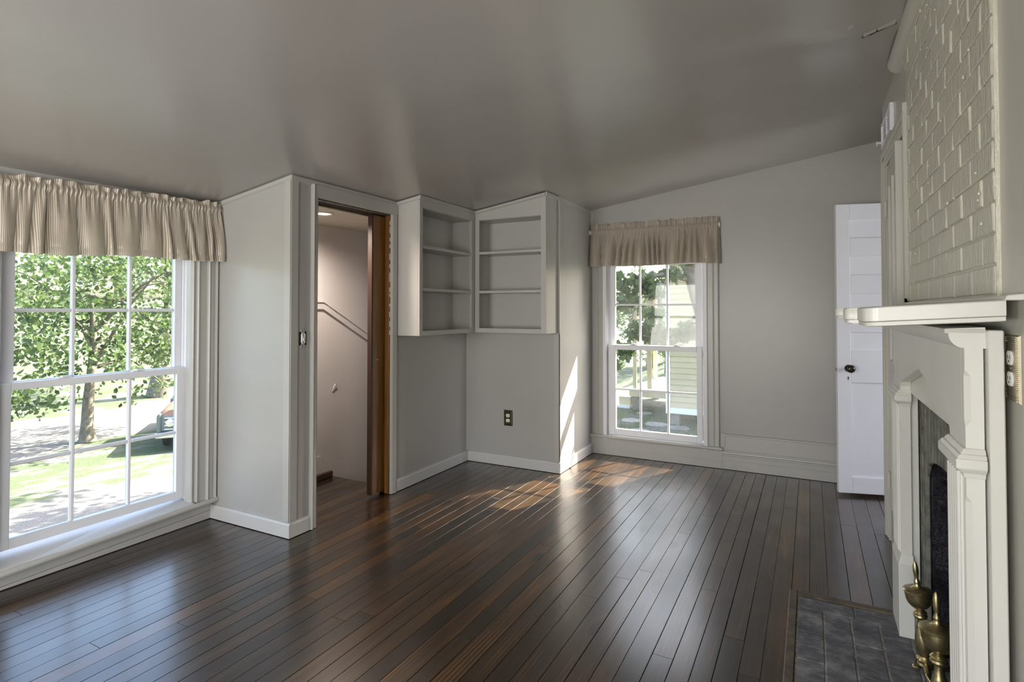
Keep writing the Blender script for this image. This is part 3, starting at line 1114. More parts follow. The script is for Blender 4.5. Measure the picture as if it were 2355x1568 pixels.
def unit_parts(t, T, u0, u1, depth, top, oz0, oz1, ou0, ou1, shelves, bottom, si, end):
    MB(T).box(u0 + si, u1 - end, depth - .006, depth - .001, bottom + .004, top).build('back_panel', M['trim'], t)
    MB(T).box(u0, u0 + .018, .018, depth - .001, bottom, top).build('side_panel', M['trim'], t, bevel=.001)
    MB(T).box(u1 - .018, u1, .018, depth - .001, bottom, top).build('side_panel', M['trim'], t, bevel=.001)
    MB(T).box(u0 + .018, u1 - .018, .018, depth - .006, bottom, bottom + .018).build('bottom_panel', M['trim'], t)
    MB(T).box(u0 + .018, u1 - .018, .018, depth - .006, oz1 - .002, oz1 + .016).build('top_panel', M['trim'], t)
    for z in shelves:
        MB(T).box(ou0, ou1, .003, .018, z - .020, z).build('shelf', M['trim'], t)
        MB(T).box(u0 + .018, u1 - .018, .018, depth - .006, z - .020, z).build('shelf', M['trim'], t)


TA = lambda u, d, z: (-2.44 - d, u, z)
TB = lambda u, d, z: (u, 3.965 + d, z)
ta_ = cz(-2.64) + .004
tb_ = cz(-2.43) - .002
u = shelf_unit('corner_shelf_unit', 'greige wall-hung shelf unit beside the closet doorway', TA, 3.225, 3.965, .209, cz(-2.45) - .002, 1.154, 2.032, 3.262, 3.918, (1.765, 1.460), 1.120)
unit_parts(u, TA, 3.225, 3.965, .209, ta_ - .006, 1.154, 2.032, 3.262, 3.918, (1.765, 1.460), 1.120, .018, .018)
# right unit: its face frame follows the sloping ceiling
c = (-2.12, 4.07, 1.12)
t = thing('corner_shelf_unit', 'greige wall-hung shelf unit on the wall above the brown outlet', 'shelf', c, 'built-in corner shelf units')
f = MB()
for xa, xb, za, zb in ((-2.438, -2.398, 1.120, None), (-1.842, -1.798, 1.120, None), (-2.398, -1.842, 1.120, 1.156), (-2.398, -1.842, 2.038, None)):
    block(f, xa, xb, 3.965, 3.983, za, zb)
for i, p in enumerate(f.v):
    if p[2] > 2.06:
        f.v[i] = (p[0], p[1], p[2] - .016)
f.build('face_frame', M['trim'], t, bevel=0.0012)
unit_parts(t, TB, -2.438, -1.798, .224, cz(-2.438) - .006, 1.156, 2.038, -2.398, -1.842, (1.777, 1.460), 1.120, .018, .018)
ep = MB()
block(ep, -1.815, -1.798, 3.983, 4.182, cz(-2.438) - .0055)
for i, p in enumerate(ep.v):
    if p[2] > 2.15:
        ep.v[i] = (p[0], p[1], p[2] - .016)
ep.build('side_panel', M['trim'], t)


# ------------------------------------------------------------------ valances
def valance(name, label, L, fn, top, rod, bot, seed, parent_loc, cyc=11.0, amp=0.022, slope=0.0):
    """fn(s, d, z): s along the rod 0..L, d out of the wall"""
    rr = random.Random(seed)
    t = thing(name, label, 'curtain', parent_loc, 'striped valances over the windows')
    nu, zs = int(L * 330), []
    prof = [(top, 0.10)] + [(top - (top - rod - .012) * k / 4, 0.0) for k in range(1, 5)]
    zs = list(np.linspace(top, rod + .016, 6)) + list(np.linspace(rod + .010, rod - .022, 5)) + list(np.linspace(rod - .034, bot + .042, 13)) + [bot + .038, bot + .030, bot + .015, bot]
    ph = [rr.uniform(0, 6.28) for _ in range(8)]
    # fold centres: irregular
    folds = []
    s = 0
    while s < L:
        w = rr.choice((rr.uniform(.035, .06), rr.uniform(.07, .12), rr.uniform(.10, .165)))
        folds.append((s, w, rr.uniform(.5, 1.25)))
        s += w
    def fold(s):
        for a, w, h in folds:
            if a <= s < a + w:
                q = (s - a) / w
                return h * (math.sin(PI * q) ** 0.65 * 1.9 - .95)
        return -.95
    V, F, UV = [], [], []
    arc = 0.0
    fo = 0.0
    for i in range(nu + 1):
        s = L * i / nu
        g1 = math.sin(s * 2 * PI / .021 + ph[0] + 1.6 * math.sin(s * 31 + ph[1]))
        g2 = math.sin(s * 2 * PI / .0125 + ph[2] + 2 * math.sin(s * 47))
        f2 = math.sin(s * 2 * PI / .047 + ph[3] + 1.2 * math.sin(s * 17 + ph[5]))
        endr = min(1, min(s, L - s) / .02)
        for j, z in enumerate(zs):
            zz = z + slope * (s - L)
            if z > rod + .012:           # header ruffle
                k = (z - rod) / (top - rod)
                d = .030 + (.003 + .010 * k) * math.sin(s * 2 * PI / .061 + ph[3] + 2.2 * math.sin(s * 21 + ph[5])) + .004 * g1 * (1 - .7 * k) + .006 * k * math.sin(s * 23 + ph[6])
                if j == 0:
                    zz += .005 * math.sin(s * 41 + ph[4]) + .004 * math.sin(s * 97 + ph[2])
            elif z > rod - .028:         # gathered rod pocket
                q = (z - (rod - .006)) / .018
                d = .030 + .010 * math.sqrt(max(0, 1 - q * q)) + .0042 * g1 + .0026 * g2 * math.sin(z * 700)
            else:                        # skirt
                k = (rod - .028 - z) / (rod - .028 - bot)
                fo = fold(s + .022 * math.sin(s * 13 + ph[1]) * (k - .5))
                a = min(1, k * 2.2)
                d = .032 + amp * fo * (0.25 + .75 * a) * (.6 + .4 * k) + .0035 * g1 * max(0, 1 - k * 3.0) + .005 * f2 * (1 - k) ** 2 + .020 * k
                d += .004 * math.sin(s * 19 + z * 30 + ph[7]) * k
                if j >= len(zs) - 4:
                    d += .0015
                zz += -.010 * k * k * (fo * .5 + math.sin(s * 9 + ph[4]) * .6)
                if j == len(zs) - 4:
                    d -= .0035
            d = .004 + d * endr
            sp = s + (.012 if s > L * .5 else -.012) * (abs(s - L * .5) / (L * .5)) * max(0, (rod - z) / (rod - bot))
            V.append(fn(sp, d, zz))
            UV.append((s * 1.9 + .003 * g1 * 0, z))
    m_ = len(zs)
    for i in range(nu):
        for j in range(m_ - 1):
            a = i * m_ + j
            F.append((a, a + 1, a + m_ + 1, a + m_))
    mk('fabric', V, F, M['satin'], t, smooth=180, uv=UV)
    rodp = [fn(-.005, .022, rod - .006 - slope * (L + .005)), fn(L + .005, .022, rod - .006 + slope * .005)]
    MB().tube(rodp, .007, 8).build('curtain_rod', M['extwhite'], t, smooth=60)
    for s in (.0, L):
        a, b = fn(s - .004, -.030, rod - .03 + slope * (s - L)), fn(s + .004, .03, rod + .01 + slope * (s - L))
        MB().box(min(a[0], b[0]), max(a[0], b[0]), min(a[1], b[1]), max(a[1], b[1]), min(a[2], b[2]), max(a[2], b[2])).build('rod_bracket', M['extwhite'], t)
    return t


valance('curtain_valance', 'wide gathered cream striped satin valance over the left wall window', 1.245,
        lambda s, d, z: (-3.304 + d, 1.050 + s, z), 1.975, 1.938, 1.612, 5, (-3.30, 1.68, 1.60), amp=.030, slope=.035)
valance('curtain_valance', 'narrow gathered beige striped satin valance over the back wall window', 1.122,
        lambda s, d, z: (-1.781 + s, 4.926 - d, z), 2.076, 2.016, 1.692, 11, (-1.22, 4.92, 1.68), amp=.046)


# ------------------------------------------------------------------ switches, outlets, vent, hall lamp
def outlet_parts(t, T, w, h, mat, fluted=False):
    """T(u, d, z) local to the plate centre; d out of the wall"""
    pl = MB(T)
    pl.hexa([(-w / 2, 0, -h / 2), (w / 2, 0, -h / 2), (w / 2, 0, h / 2), (-w / 2, 0, h / 2)],
            [(-w / 2 + .003, .0045, -h / 2 + .003), (w / 2 - .003, .0045, -h / 2 + .003), (w / 2 - .003, .0045, h / 2 - .003), (-w / 2 + .003, .0045, h / 2 - .003)])
    if fluted:
        pl.box(-w / 2 + .014, w / 2 - .014, .0045, .0062, -h / 2 + .016, h / 2 - .016)
    else:
        pl.hexa([(-w / 2 + .006, .0045, -h / 2 + .006), (w / 2 - .006, .0045, -h / 2 + .006), (w / 2 - .006, .0045, h / 2 - .006), (-w / 2 + .006, .0045, h / 2 - .006)],
                [(-w / 2 + .011, .0065, -h / 2 + .011), (w / 2 - .011, .0065, -h / 2 + .011), (w / 2 - .011, .0065, h / 2 - .011), (-w / 2 + .011, .0065, h / 2 - .011)])
    pl.build('plate', mat, t, local=True)
    if fluted:
        rb = MB(T)
        k = -h / 2 + .006
        while k < h / 2 - .006:
            for s in (-1, 1):
                rb.box(s * (w / 2 - .008) - .0045, s * (w / 2 - .008) + .0045, .0045, .0066, k, k + .0022)
            k += .0044
        for j in range(3):
            for s in (-1, 1):
                zc = s * (h / 2 - .005 - .004 * j)
                rb.box(-w / 2 + .014, w / 2 - .014, .0045, .0066, zc - .001, zc + .001)
        rb.build('plate_ribs', mat, t, local=True)
    sc = h / .125
    for s in (-1, 1):
        zc = s * .0195 * sc
        pts = []
        for k in range(24):
            a = 2 * PI * k / 24
            pts.append((.0172 * sc * math.cos(a), zc + max(-.0132, min(.0132, .0172 * math.sin(a))) * sc))
        r_ = MB(T)
        r_.loft([[(p[0], .003, p[1]) for p in pts], [(p[0], .0085, p[1]) for p in pts], [(p[0] * .9, .0095, zc + (p[1] - zc) * .9) for p in pts]])
        ro = r_.build('receptacle', M['ivory'], t, local=True)
        sl_ = MB(T)
        sl_.box(-.0072 * sc, -.0052 * sc, .0088, .0099, zc - .002, zc + .006)
        sl_.box(.0052 * sc, .0072 * sc, .0088, .0099, zc - .001, zc + .006)
        sl_.box(-.0022 * sc, .0022 * sc, .0088, .0099, zc - .0095, zc - .0055)
        sl_.build('slot', M['dark'], ro, local=True)
    MB(T).lathe([(0, .004), (.0032, .004), (.0032, .0075), (0, .008)], (0, 0, 0), 10, 'y').build('screw', M['brassplate'] if fluted else M['bronze'], t, local=True)


t = thing('outlet', 'small brown metal outlet plate low on the alcove wall under the shelves', 'outlet', (-2.247, 4.19, 0.400))
outlet_parts(t, lambda u, d, z: (u, -d, z), .082, .131, M['bronze'])
t = thing('outlet', 'ribbed brass outlet plate on the right wall beside the mantel', 'outlet', (0.40, 1.640, 1.178))
outlet_parts(t, lambda u, d, z: (-d, u, z), .098, .150, M['brassplate'], True)

t = thing('light_switch', 'bare light switch without cover plate beside the closet doorway', 'switch', (-2.65, 2.376, 1.138))
TS = lambda u, d, z: (d, u, z)
MB(TS).box(-.026, .026, .0, .0022, -.040, .040).build('wall_box', M['dark'], t, local=True)
y_ = MB(TS)
y_.box(-.017, .017, .0022, .004, .038, .056); y_.box(-.017, .017, .0022, .004, -.056, -.038)
y_.box(-.011, .011, .0022, .004, -.040, .040)
y_.build('yoke', M['steel'], t, local=True, bevel=.001)
b_ = MB(TS)
for s in (-1, 1):
    b_.hexa([(s * .006, .004, -.033), (s * .016, .004, -.024), (s * .016, .004, .024), (s * .006, .004, .033)],
            [(s * .006, .010, -.031), (s * .013, .010, -.022), (s * .013, .010, .022), (s * .006, .010, .031)])
b_.build('switch_body', M['ivory'], t, local=True)
MB(TS).hexa([(-.005, .004, -.012), (.005, .004, -.012), (.005, .004, .012), (-.005, .004, .012)],
            [(-.004, .016, -.016), (.004, .016, -.016), (.004, .012, .004), (-.004, .012, .004)]).build('toggle', M['ivory'], t, local=True)
for s in (-1, 1):
    MB(TS).lathe([(0, .004), (.0032, .004), (.0028, .006), (0, .0065)], (0, 0, s * .043), 10, 'y').build('screw', M['steel'], t, local=True)

t = thing('air_vent', 'white metal air register high on the right wall above the closet door', 'vent', (0.40, 3.79, 2.335))
TV = lambda u, d, z: (-d, u, z)
v_ = MB(TV)
vw, vh = .21, .075
for a, b, c_, d_ in ((-vw, vw, -vh, -vh + .018), (-vw, vw, vh - .018, vh), (-vw, -vw + .020, -vh + .018, vh - .018), (vw - .020, vw, -vh + .018, vh - .018)):
    v_.box(a, b, 0, .020, c_, d_)
v_.box(-.006, .006, 0, .016, -vh + .018, vh - .018)
v_.build('vent_frame', M['white'], t, local=True, bevel=.002)
MB(TV).box(-vw + .020, vw - .020, .001, .004, -vh + .018, vh - .018).build('backing', M['white'], t, local=True)
for k in range(7):
    z = -vh + .026 + k * .0155
    MB(TV).hexa([(-vw + .021, .004, z), (vw - .021, .004, z), (vw - .021, .004, z + .004), (-vw + .021, .004, z + .004)],
                [(-vw + .021, .013, z - .006), (vw - .021, .013, z - .006), (vw - .021, .013, z - .003), (-vw + .021, .013, z - .003)]).build('slat', M['white'], t, local=True)
lv = MB(TV); lv.box(vw - .030, vw - .022, .016, .044, -.045, -.036); lv.box(vw - .034, vw - .018, .040, .046, -.055, -.030)
lv.build('damper_lever', M['white'], t, local=True, bevel=.001)

t = thing('ceiling_light', 'small round recessed ceiling light inside the closet hall', 'light', (-2.94, 2.80, 1.965))
rg = MB()
rg.loft([[(r_ * math.cos(2 * PI * k / 32), r_ * math.sin(2 * PI * k / 32), h_) for k in range(32)] for r_, h_ in ((.075, -.001), (.075, -.006), (.068, -.010), (.056, -.006), (.052, -.001))], cap=False)
rg.build('trim_ring', M['extwhite'], t, local=True, smooth=50)
MB().lathe([(0, -.0012), (.052, -.0012), (.052, -.003), (.03, -.005), (0, -.006)], (0, 0, 0), 32).build('lens', M['lamp'], t, local=True)
ld = bpy.data.lights.new('hall_lamp', 'SPOT')
ld.energy = 100
ld.color = (1.0, 0.85, 0.72)
ld.spot_size = rad(165)
ld.spot_blend = 0.8
ld.shadow_soft_size = 0.05
lo_ = bpy.data.objects.new('hall_lamp', ld)
COL.objects.link(lo_)
lo_.location = (-2.94, 2.80, 1.945)

# ------------------------------------------------------------------ chimney: painted bricks over the mantel
chim = struct(MB().box(0.391, 0.402, 1.722, 3.098, 1.34, 2.560).build('chimney_breast', M['brickpaint']), 'painted brick chimney breast above the mantel shelf')
bl, bh, mj = 0.203, 0.0705, 0.0045
z = 1.345
row = 0
while z < 2.55:
    y = 1.722 - (0 if row % 2 == 0 else bl / 2 + R.uniform(-.01, .01))
    while y < 3.095:
        a = max(y, 1.7225)
        b = min(y + bl + R.uniform(-.006, .006), 3.096)
        if b - a > .03:
            top = min(z + bh, 2.556)
            d = R.uniform(.003, .006)
            x0 = 0.391 - d
            q = lambda s: R.uniform(-s, s)
            v = MB()
            v.hexa([(0.3925, a, z + q(.0015)), (0.3925, b, z + q(.0015)), (0.3925, b, top + q(.0015)), (0.3925, a, top + q(.0015))],
                   [(x0 + q(.0015), a + .003 + q(.002), z + .0015 + q(.001)), (x0 + q(.0015), b - .003 + q(.002), z + .0015 + q(.001)),
                    (x0 + q(.0015), b - .003 + q(.002), top - .0015 + q(.001)), (x0 + q(.0015), a + .003 + q(.002), top - .0015 + q(.001))])
            v.build('brick', M['brickpaint'], chim, bevel=.003)
        y += bl + .009
    z += bh + mj
    row += 1
# lumps and runs of thick paint
for k in range(26):
    yy, zz = R.uniform(1.78, 3.05), R.uniform(1.40, 2.50)
    s = R.uniform(.003, .008)
    MB().hexa([(.3835, yy, zz), (.3835, yy + s, zz), (.3835, yy + s * .8, zz + s * R.uniform(.6, 2.5)), (.3835, yy, zz + s)],
              [(.379, yy + s * .3, zz + s * .1), (.379, yy + s * .7, zz + s * .1), (.380, yy + s * .6, zz + s), (.380, yy + s * .3, zz + s)]).build('paint_lump', M['brickpaint'], chim)

# ------------------------------------------------------------------ fireplace: stone face, fire box
YC = 2.31
fo = MB()
oa, ob, zs_, zt = 1.943, 2.677, 0.665, 0.775
arch = [(YC + (ob - YC) * math.cos(a_), zs_ + (zt - zs_) * math.sin(a_)) for a_ in [PI * k / 16 for k in range(17)]]
# ribbed stone face: one rib is a part
fire = struct(MB().box(0.404, 0.50, 1.885, 2.735, 0.795, 0.858).build('fireplace', M['slate']), 'grey stone fireplace face with a low arched opening')
def arch_z(y):
    q = (y - YC) / (ob - YC)
    return 0 if abs(q) >= 1 else zs_ + (zt - zs_) * math.sqrt(1 - q * q)
ye = [1.79, 1.842, 1.893, 1.943] + [1.943 + (2.677 - 1.943) * k / 14 for k in range(1, 15)] + [2.727, 2.775, 2.82]
for a_, b_ in zip(ye[:-1], ye[1:]):
    za, zb = arch_z(a_ + 1e-4), arch_z(b_ - 1e-4)
    dx = R.uniform(-.002, .003)
    r_ = MB()
    g = R.uniform(.006, .010)
    r_.hexa([(.3845 + dx, a_ + g, za), (.399, a_ + .001, za), (.399, b_ - .001, zb), (.3845 + dx, b_ - g, zb)],
            [(.3845 + dx, a_ + g, 1.10), (.399, a_ + .001, 1.10), (.399, b_ - .001, 1.10), (.3845 + dx, b_ - g, 1.10)])
    r_.build('stone_rib', M['slate'], fire, bevel=.003)
bx = MB()
bx.box(0.402, 0.99, 2.692, 2.735, -.02, .90)
bx.box(0.402, 0.99, 1.885, 1.935, -.02, .90)
bx.box(0.95, 1.05, 1.84, 2.78, -.02, .90)
bx.box(0.44, 1.05, 1.84, 2.78, .86, .92)
bx.build('firebox_shell', M['dark'], fire)
zc = 0.0
row = 0
while zc < 0.84:
    h_ = .078
    x = 0.401 - (0 if row % 2 else .10)
    while x < 0.94:
        a_, b_ = max(x, 0.401), min(x + .20, .945)
        if b_ - a_ > .03:
            q = lambda s: R.uniform(-s, s)
            y0 = 2.672 + q(.004)
            MB().hexa([(a_ + .003, 2.692, zc), (b_ - .003, 2.692, zc), (b_ - .003, 2.692, zc + h_), (a_ + .003, 2.692, zc + h_)],
                      [(a_ + .006, y0 + q(.003), zc + .005), (b_ - .006, y0 + q(.003), zc + .005 + q(.003)), (b_ - .006, y0 + q(.003), zc + h_ - .004), (a_ + .006, y0 + q(.003), zc + h_ - .004 + q(.003))]).build('firebrick', M['soot'], fire, bevel=.004)
        x += .205
    y = 1.94 - (0 if row % 2 else .10)
    while y < 2.66:
        a_, b_ = max(y, 1.937), min(y + .20, 2.67)
        if b_ - a_ > .03:
            MB().box(.938 + R.uniform(-.003, .003), .955, a_ + .003, b_ - .003, zc + .003, zc + h_).build('firebrick', M['soot'], fire, bevel=.004)
        y += .205
    zc += .084
    row += 1
MB().box(0.40, 0.945, 1.94, 2.67, -.022, -.002).build('firebox_floor', M['hearth'], fire)

# ------------------------------------------------------------------ hearth set flush in the floor
hearth = struct(MB().box(-.064, .40, 1.655, 2.925, -.022, -.0028).build('hearth', M['mortar']), 'worn grey slate hearth set flush in the floor')
MB().box(-.099, -.066, 1.61, 2.972, -.022, .004).build('border_strip', M['oldwood'], hearth, bevel=.003)
MB().box(-.066, .37, 2.928, 2.972, -.022, .003).build('border_strip', M['oldwood'], hearth, bevel=.003)
MB().box(-.066, .37, 1.61, 1.652, -.022, .003).build('border_strip', M['oldwood'], hearth, bevel=.003)
def hbrick(x0, x1, y0, y1):
    g = R.uniform(.0006, .0022)
    MB().box(x0 + g, x1 - g, y0 + g, y1 - g, -.016, R.uniform(-.0015, .0012)).build('hearth_brick', M['hearth'], hearth, bevel=.0035)
xx = -.060
for w in (.215, .16, .085):
    hbrick(xx, min(xx + w, .398), 2.815, 2.920)
    xx += w
y = 2.815
while y > 1.66:
    a_ = max(y - .205, 1.66)
    hbrick(-.060, .036, a_, y)
    y = a_
for k, xa in enumerate((.036, .137, .238, .339)):
    y = 2.815 - (.10 if k % 2 == 0 else 0)
    if k % 2 == 0:
        hbrick(xa, min(xa + .101, .398), y, 2.815)
    while y > 1.66:
        a_ = max(y - .205, 1.66)
        hbrick(xa, min(xa + .101, .398), a_, y)
        y = a_

# ------------------------------------------------------------------ mantelpiece
man = thing('fireplace_mantel', 'cream painted wooden mantelpiece with pointed arch around the fireplace', 'mantelpiece', (0.36, YC, 0))
YN, YF = 1.668, 2.952
JN, JF = 1.836, 2.765
# shelf: three proud blocks with rounded corners along the front
def shelf_outline(ins):
    f0, f1, f2, f3 = .111 + ins, .129 + ins, .0925 + ins, .0995 + ins
    ya, yb = 1.572 + ins, 3.048 - ins
    r0 = .030
    o = [(.372, ya)]
    o += [(f0 + r0 - r0 * math.sin(a_), ya + r0 - r0 * math.cos(a_)) for a_ in [k * PI / 12 for k in range(7)]]
    o += [(f0, 1.79), (f0 + .006, 1.80), (f1, 1.806), (f1, 1.966), (f2 + .010, 1.968), (f2 + .003, 1.972), (f2, 1.980), (f2, 2.115), (f2 + .004, 2.124), (f2 + .012, 2.128), (f1, 2.13), (f1, 2.852), (f3 + .010, 2.855), (f3 + .003, 2.858), (f3, 2.866)]
    o += [(f3 + r0 - r0 * math.cos(a_), yb - r0 + r0 * math.sin(a_)) for a_ in [k * PI / 12 for k in range(7)]]
    o += [(.372, yb)]
    return o
def tz(x):
    return .062 * (x - .111)
def slab(layers):
    m_ = MB()
    m_.loft([[(p[0], p[1], z_ + tz(p[0])) for p in shelf_outline(i_)] for i_, z_ in layers])
    return m_
slab([(.002, 1.279), (0, 1.281), (0, 1.311), (.003, 1.3135)]).build('shelf_board', M['cream'], man, smooth=35)
slab([(.010, 1.267), (.004, 1.269), (.003, 1.278)]).build('shelf_moulding', M['cream'], man, smooth=35)
m_ = MB()
m_.hexa([(.366, 1.556, 1.329), (.399, 1.556, 1.329), (.399, 3.05, 1.329), (.366, 3.05, 1.329)],
        [(.370, 1.556, 1.340), (.399, 1.556, 1.343), (.399, 3.05, 1.343), (.370, 3.05, 1.340)])
m_.build('shelf_back_strip', M['cream'], man, bevel=.002)
# bed mould: fillet and quarter round, with its end profile showing
bp = [(.356, 1.268), (.281, 1.264), (.281, 1.254), (.287, 1.253)] + [(.287 + .030 * (1 - math.cos(a_)) , 1.253 - .034 * math.sin(a_)) for a_ in [k * PI / 16 for k in range(1, 9)]] + [(.356, 1.219)]
MB().prism(bp, 'y', YN - .002, YF + .002).build('bed_moulding', M['cream'], man, smooth=35)
MB().box(.279, .356, YN - .006, YN + .06, 1.2545, 1.2635).build('soffit_block', M['closet'], man)
# frieze board with the pointed arch
spz, apz = 1.000, 1.111
near = [(JN, 0.0), (JN, spz - .02), (JN + .006, spz), (JN + .026, spz + .020)]
far = [(JF - .026, spz + .020), (JF - .006, spz), (JF, spz - .02), (JF, 0.0)]
poly = [(YN + .034, 0.0), (YN + .034, 1.25), (YF - .034, 1.25), (YF - .034, 0.0)] + far[::-1] + [(YC, apz)] + near[::-1]
m_ = MB()
npl = len(poly)
m_.prism(poly, 'x', .317, .352)
fz = m_.build('frieze_board', M['cream'], man, bevel=.0015)
# rebate line under the pointed arch
ins = [(p[0] + (.004 if p[0] < YC else -.004 if p[0] > YC else 0), p[1] - .006) for p in near + [(YC, apz)] + far]
# end posts with stopped chamfers
for ye_, s in ((YN, 1), (YF, -1)):
    def post(z0_, z1_, ch, nm):
        rings = []
        for z_, c__ in ((z0_, 0), (z0_ + .05, 0), (z0_ + .065, ch), (z1_ - .065, ch), (z1_ - .05, 0), (z1_, 0)):
            c__ = max(c__, .0004)
            rings.append([(.317 + c__, ye_, z_), (.352, ye_, z_), (.352, ye_ + s * .034, z_), (.317, ye_ + s * .034, z_), (.317, ye_ + s * c__, z_)])
        MB().loft(rings).build(nm, M['cream'], man)
    post(.985, 1.219, .011, 'end_post')
    post(.32, .925, .011, 'end_post')
    post(0.0, .32, .0005, 'end_post')
# pilasters: beads on the front, cap and plinth
for a_, b_ in ((YN, JN), (JF, YF)):
    pl = MB()
    pl.box(.3125, .317, a_ + .034, b_ - .004, .32, .925)
    p_ = pl.build('pilaster', M['cream'], man)
    wid = b_ - a_ - .04
    for k in range(5):
        yc_ = a_ + .040 + (wid - .008) * (k + .5) / 5
        bd = MB()
        bd.loft([[(.3125 - .006 * math.sin(q_), yc_ + .0095 * math.cos(q_), z_) for q_ in [j * PI / 6 for j in range(7)]] for z_ in (.325, .922)])
        bd.build('bead', M['cream'], p_, smooth=60)
    cp = MB()
    for o0, o1, z0_, z1_ in ((.004, .007, .918, .930), (.010, .022, .930, .942), (.022, .022, .942, .964), (.020, .014, .964, .974), (.012, .004, .974, .986)):
        cp.hexa([(.317 - o0, a_ - o0, z0_), (.353, a_ - o0, z0_), (.353, b_ + o0, z0_), (.317 - o0, b_ + o0, z0_)],
                [(.317 - o1, a_ - o1, z1_), (.353, a_ - o1, z1_), (.353, b_ + o1, z1_), (.317 - o1, b_ + o1, z1_)])
    cp.build('capital', M['cream'], man, bevel=.0012)
    pt = MB()
    o = .014
    pt.hexa([(.317 - o, a_ - o, .0), (.355, a_ - o, .0), (.355, b_ + o * .3, .0), (.317 - o, b_ + o * .3, .0)],
            [(.317 - o, a_ - o, .285), (.355, a_ - o, .285), (.355, b_ + o * .3, .285), (.317 - o, b_ + o * .3, .285)])
    pt.hexa([(.317 - o, a_ - o, .285), (.355, a_ - o, .285), (.355, b_ + o * .3, .285), (.317 - o, b_ + o * .3, .285)],
            [(.315, a_ - .002, .325), (.355, a_ - .002, .325), (.355, b_ + .001, .325), (.315, b_ + .001, .325)])
    pt.build('plinth', M['cream'], man, bevel=.002)
# inner board with a straight head, then the back board
ib = [(1.70, 0.0), (1.70, 1.24), (2.92, 1.24), (2.92, 0.0), (2.781, 0.0), (2.781, .973), (1.820, .973), (1.820, 0.0)]
MB().prism(ib, 'x', .3525, .378).build('inner_surround', M['cream'], man, bevel=.001)
for y0_, y1_ in ((1.640, 1.700), (2.920, 2.985)):
    MB().box(.356, .384, y0_, y1_, 0.0, 1.262).build('back_board', M['cream'], man, bevel=.0025)


# ------------------------------------------------------------------ brass andirons
def andiron(label, loc, rz, tilt_v, h):
    t = thing('andiron', label, 'andiron', loc, 'brass andirons on the hearth')
    t.rotation_euler = (tilt_v[0], tilt_v[1], rz)
    s = h / .44
    def P(l):
        return [(r_ * s, z_ * s) for r_, z_ in l]
    MB().lathe(P([(0, .362), (.010, .364), (.008, .371), (.0055, .378), (.0075, .386), (.0095, .402), (.0088, .420), (.0055, .434), (.002, .440), (0, .440)]), n=20).build('finial', M['brass'], t, smooth=50, local=True)
    MB().lathe(P([(0, .262), (.011, .263), (.015, .267), (.026, .273), (.036, .285), (.041, .301), (.0425, .318), (.043, .327), (.0465, .329), (.0475, .332), (.046, .3340), (.034, .3375), (.021, .342), (.013, .348), (.0095, .356), (.010, .362), (0, .365)]), n=28).build('urn', M['brass'], t, smooth=40, local=True)
    MB().lathe(P([(0, .228), (.013, .228), (.021, .233), (.023, .239), (.020, .245), (.022, .250), (.018, .256), (.011, .260), (.011, .264), (0, .264)]), n=24).build('collar', M['brass'], t, smooth=40, local=True)
    MB().lathe(P([(0, .088), (.015, .088), (.018, .096), (.024, .115), (.0265, .138), (.0235, .165), (.016, .195), (.0115, .215), (.0125, .228), (0, .229)]), n=24).build('baluster', M['brass'], t, smooth=50, local=True)
    MB().lathe(P([(0, .055), (.024, .055), (.026, .060), (.022, .066), (.023, .072), (.025, .077), (.019, .083), (.016, .089), (0, .089)]), n=24).build('base_ring', M['brass'], t, smooth=40, local=True)
    for sg in (-1, 1):
        pts = [(0, sg * .006, .058), (-.004, sg * .028, .060), (-.008, sg * .052, .050), (-.010, sg * .064, .028), (-.012, sg * .072, .006)]
        lg = MB().tube([(p[0] * s, p[1] * s, p[2] * s) for p in pts], [.012 * s, .012 * s, .010 * s, .009 * s, .010 * s], 10)
        lg.lathe([(0, 0), (.014 * s, 0), (.015 * s, .004 * s), (.010 * s, .010 * s), (0, .011 * s)], (-.012 * s, sg * .073 * s, 0), 14)
        lg.build('leg', M['brass'], t, smooth=50, local=True)
    br = MB()
    br.box(.010, .26, -.008, .008, .040 * s, .056 * s)
    br.box(.244, .26, -.008, .008, 0.0, .045 * s)
    br.build('billet_bar', M['black'], t, local=True, bevel=.002)
    return t


andiron('tarnished brass urn andiron standing farther back beside the far pilaster', (0.352, 2.475, 0.001), rad(8), (rad(2.0), rad(-5.0)), .418)
andiron('tarnished brass urn andiron nearest the camera in front of the fireplace', (0.338, 2.135, 0.001), rad(-4), (rad(0.5), rad(-1.2)), .452)


# ------------------------------------------------------------------ outdoors
def sstep(a, b, x):
    t = max(0.0, min(1.0, (x - a) / (b - a)))
    return t * t * (3 - 2 * t)


def gz(x, y):
    z = -1.35 - 1.15 * sstep(-5.0, -9.0, x)
    far = max(0.0, math.hypot(x, y) - 26)
    z += 0.045 * far + 0.02 * math.sin(x * .7 + y * .4)
    return z


V, F = [], []
xs = np.concatenate([np.linspace(-140, -30, 12), np.linspace(-28, 8, 60), np.linspace(12, 60, 8)])
ys = np.concatenate([np.linspace(-50, -4, 8), np.linspace(-2, 30, 56), np.linspace(36, 150, 14)])
for x in xs:
    for y in ys:
        inside = (-3.3 < x < 0.9 and -1.9 < y < 4.9)
        V.append((x, y, gz(x, y) - (2.0 if inside else 0)))
ny = len(ys)
for i in range(len(xs) - 1):
    for j in range(ny - 1):
        a = i * ny + j
        F.append((a, a + 1, a + ny + 1, a + ny))
ground = struct(mk('ground', V, F, M['ground'], smooth=180))

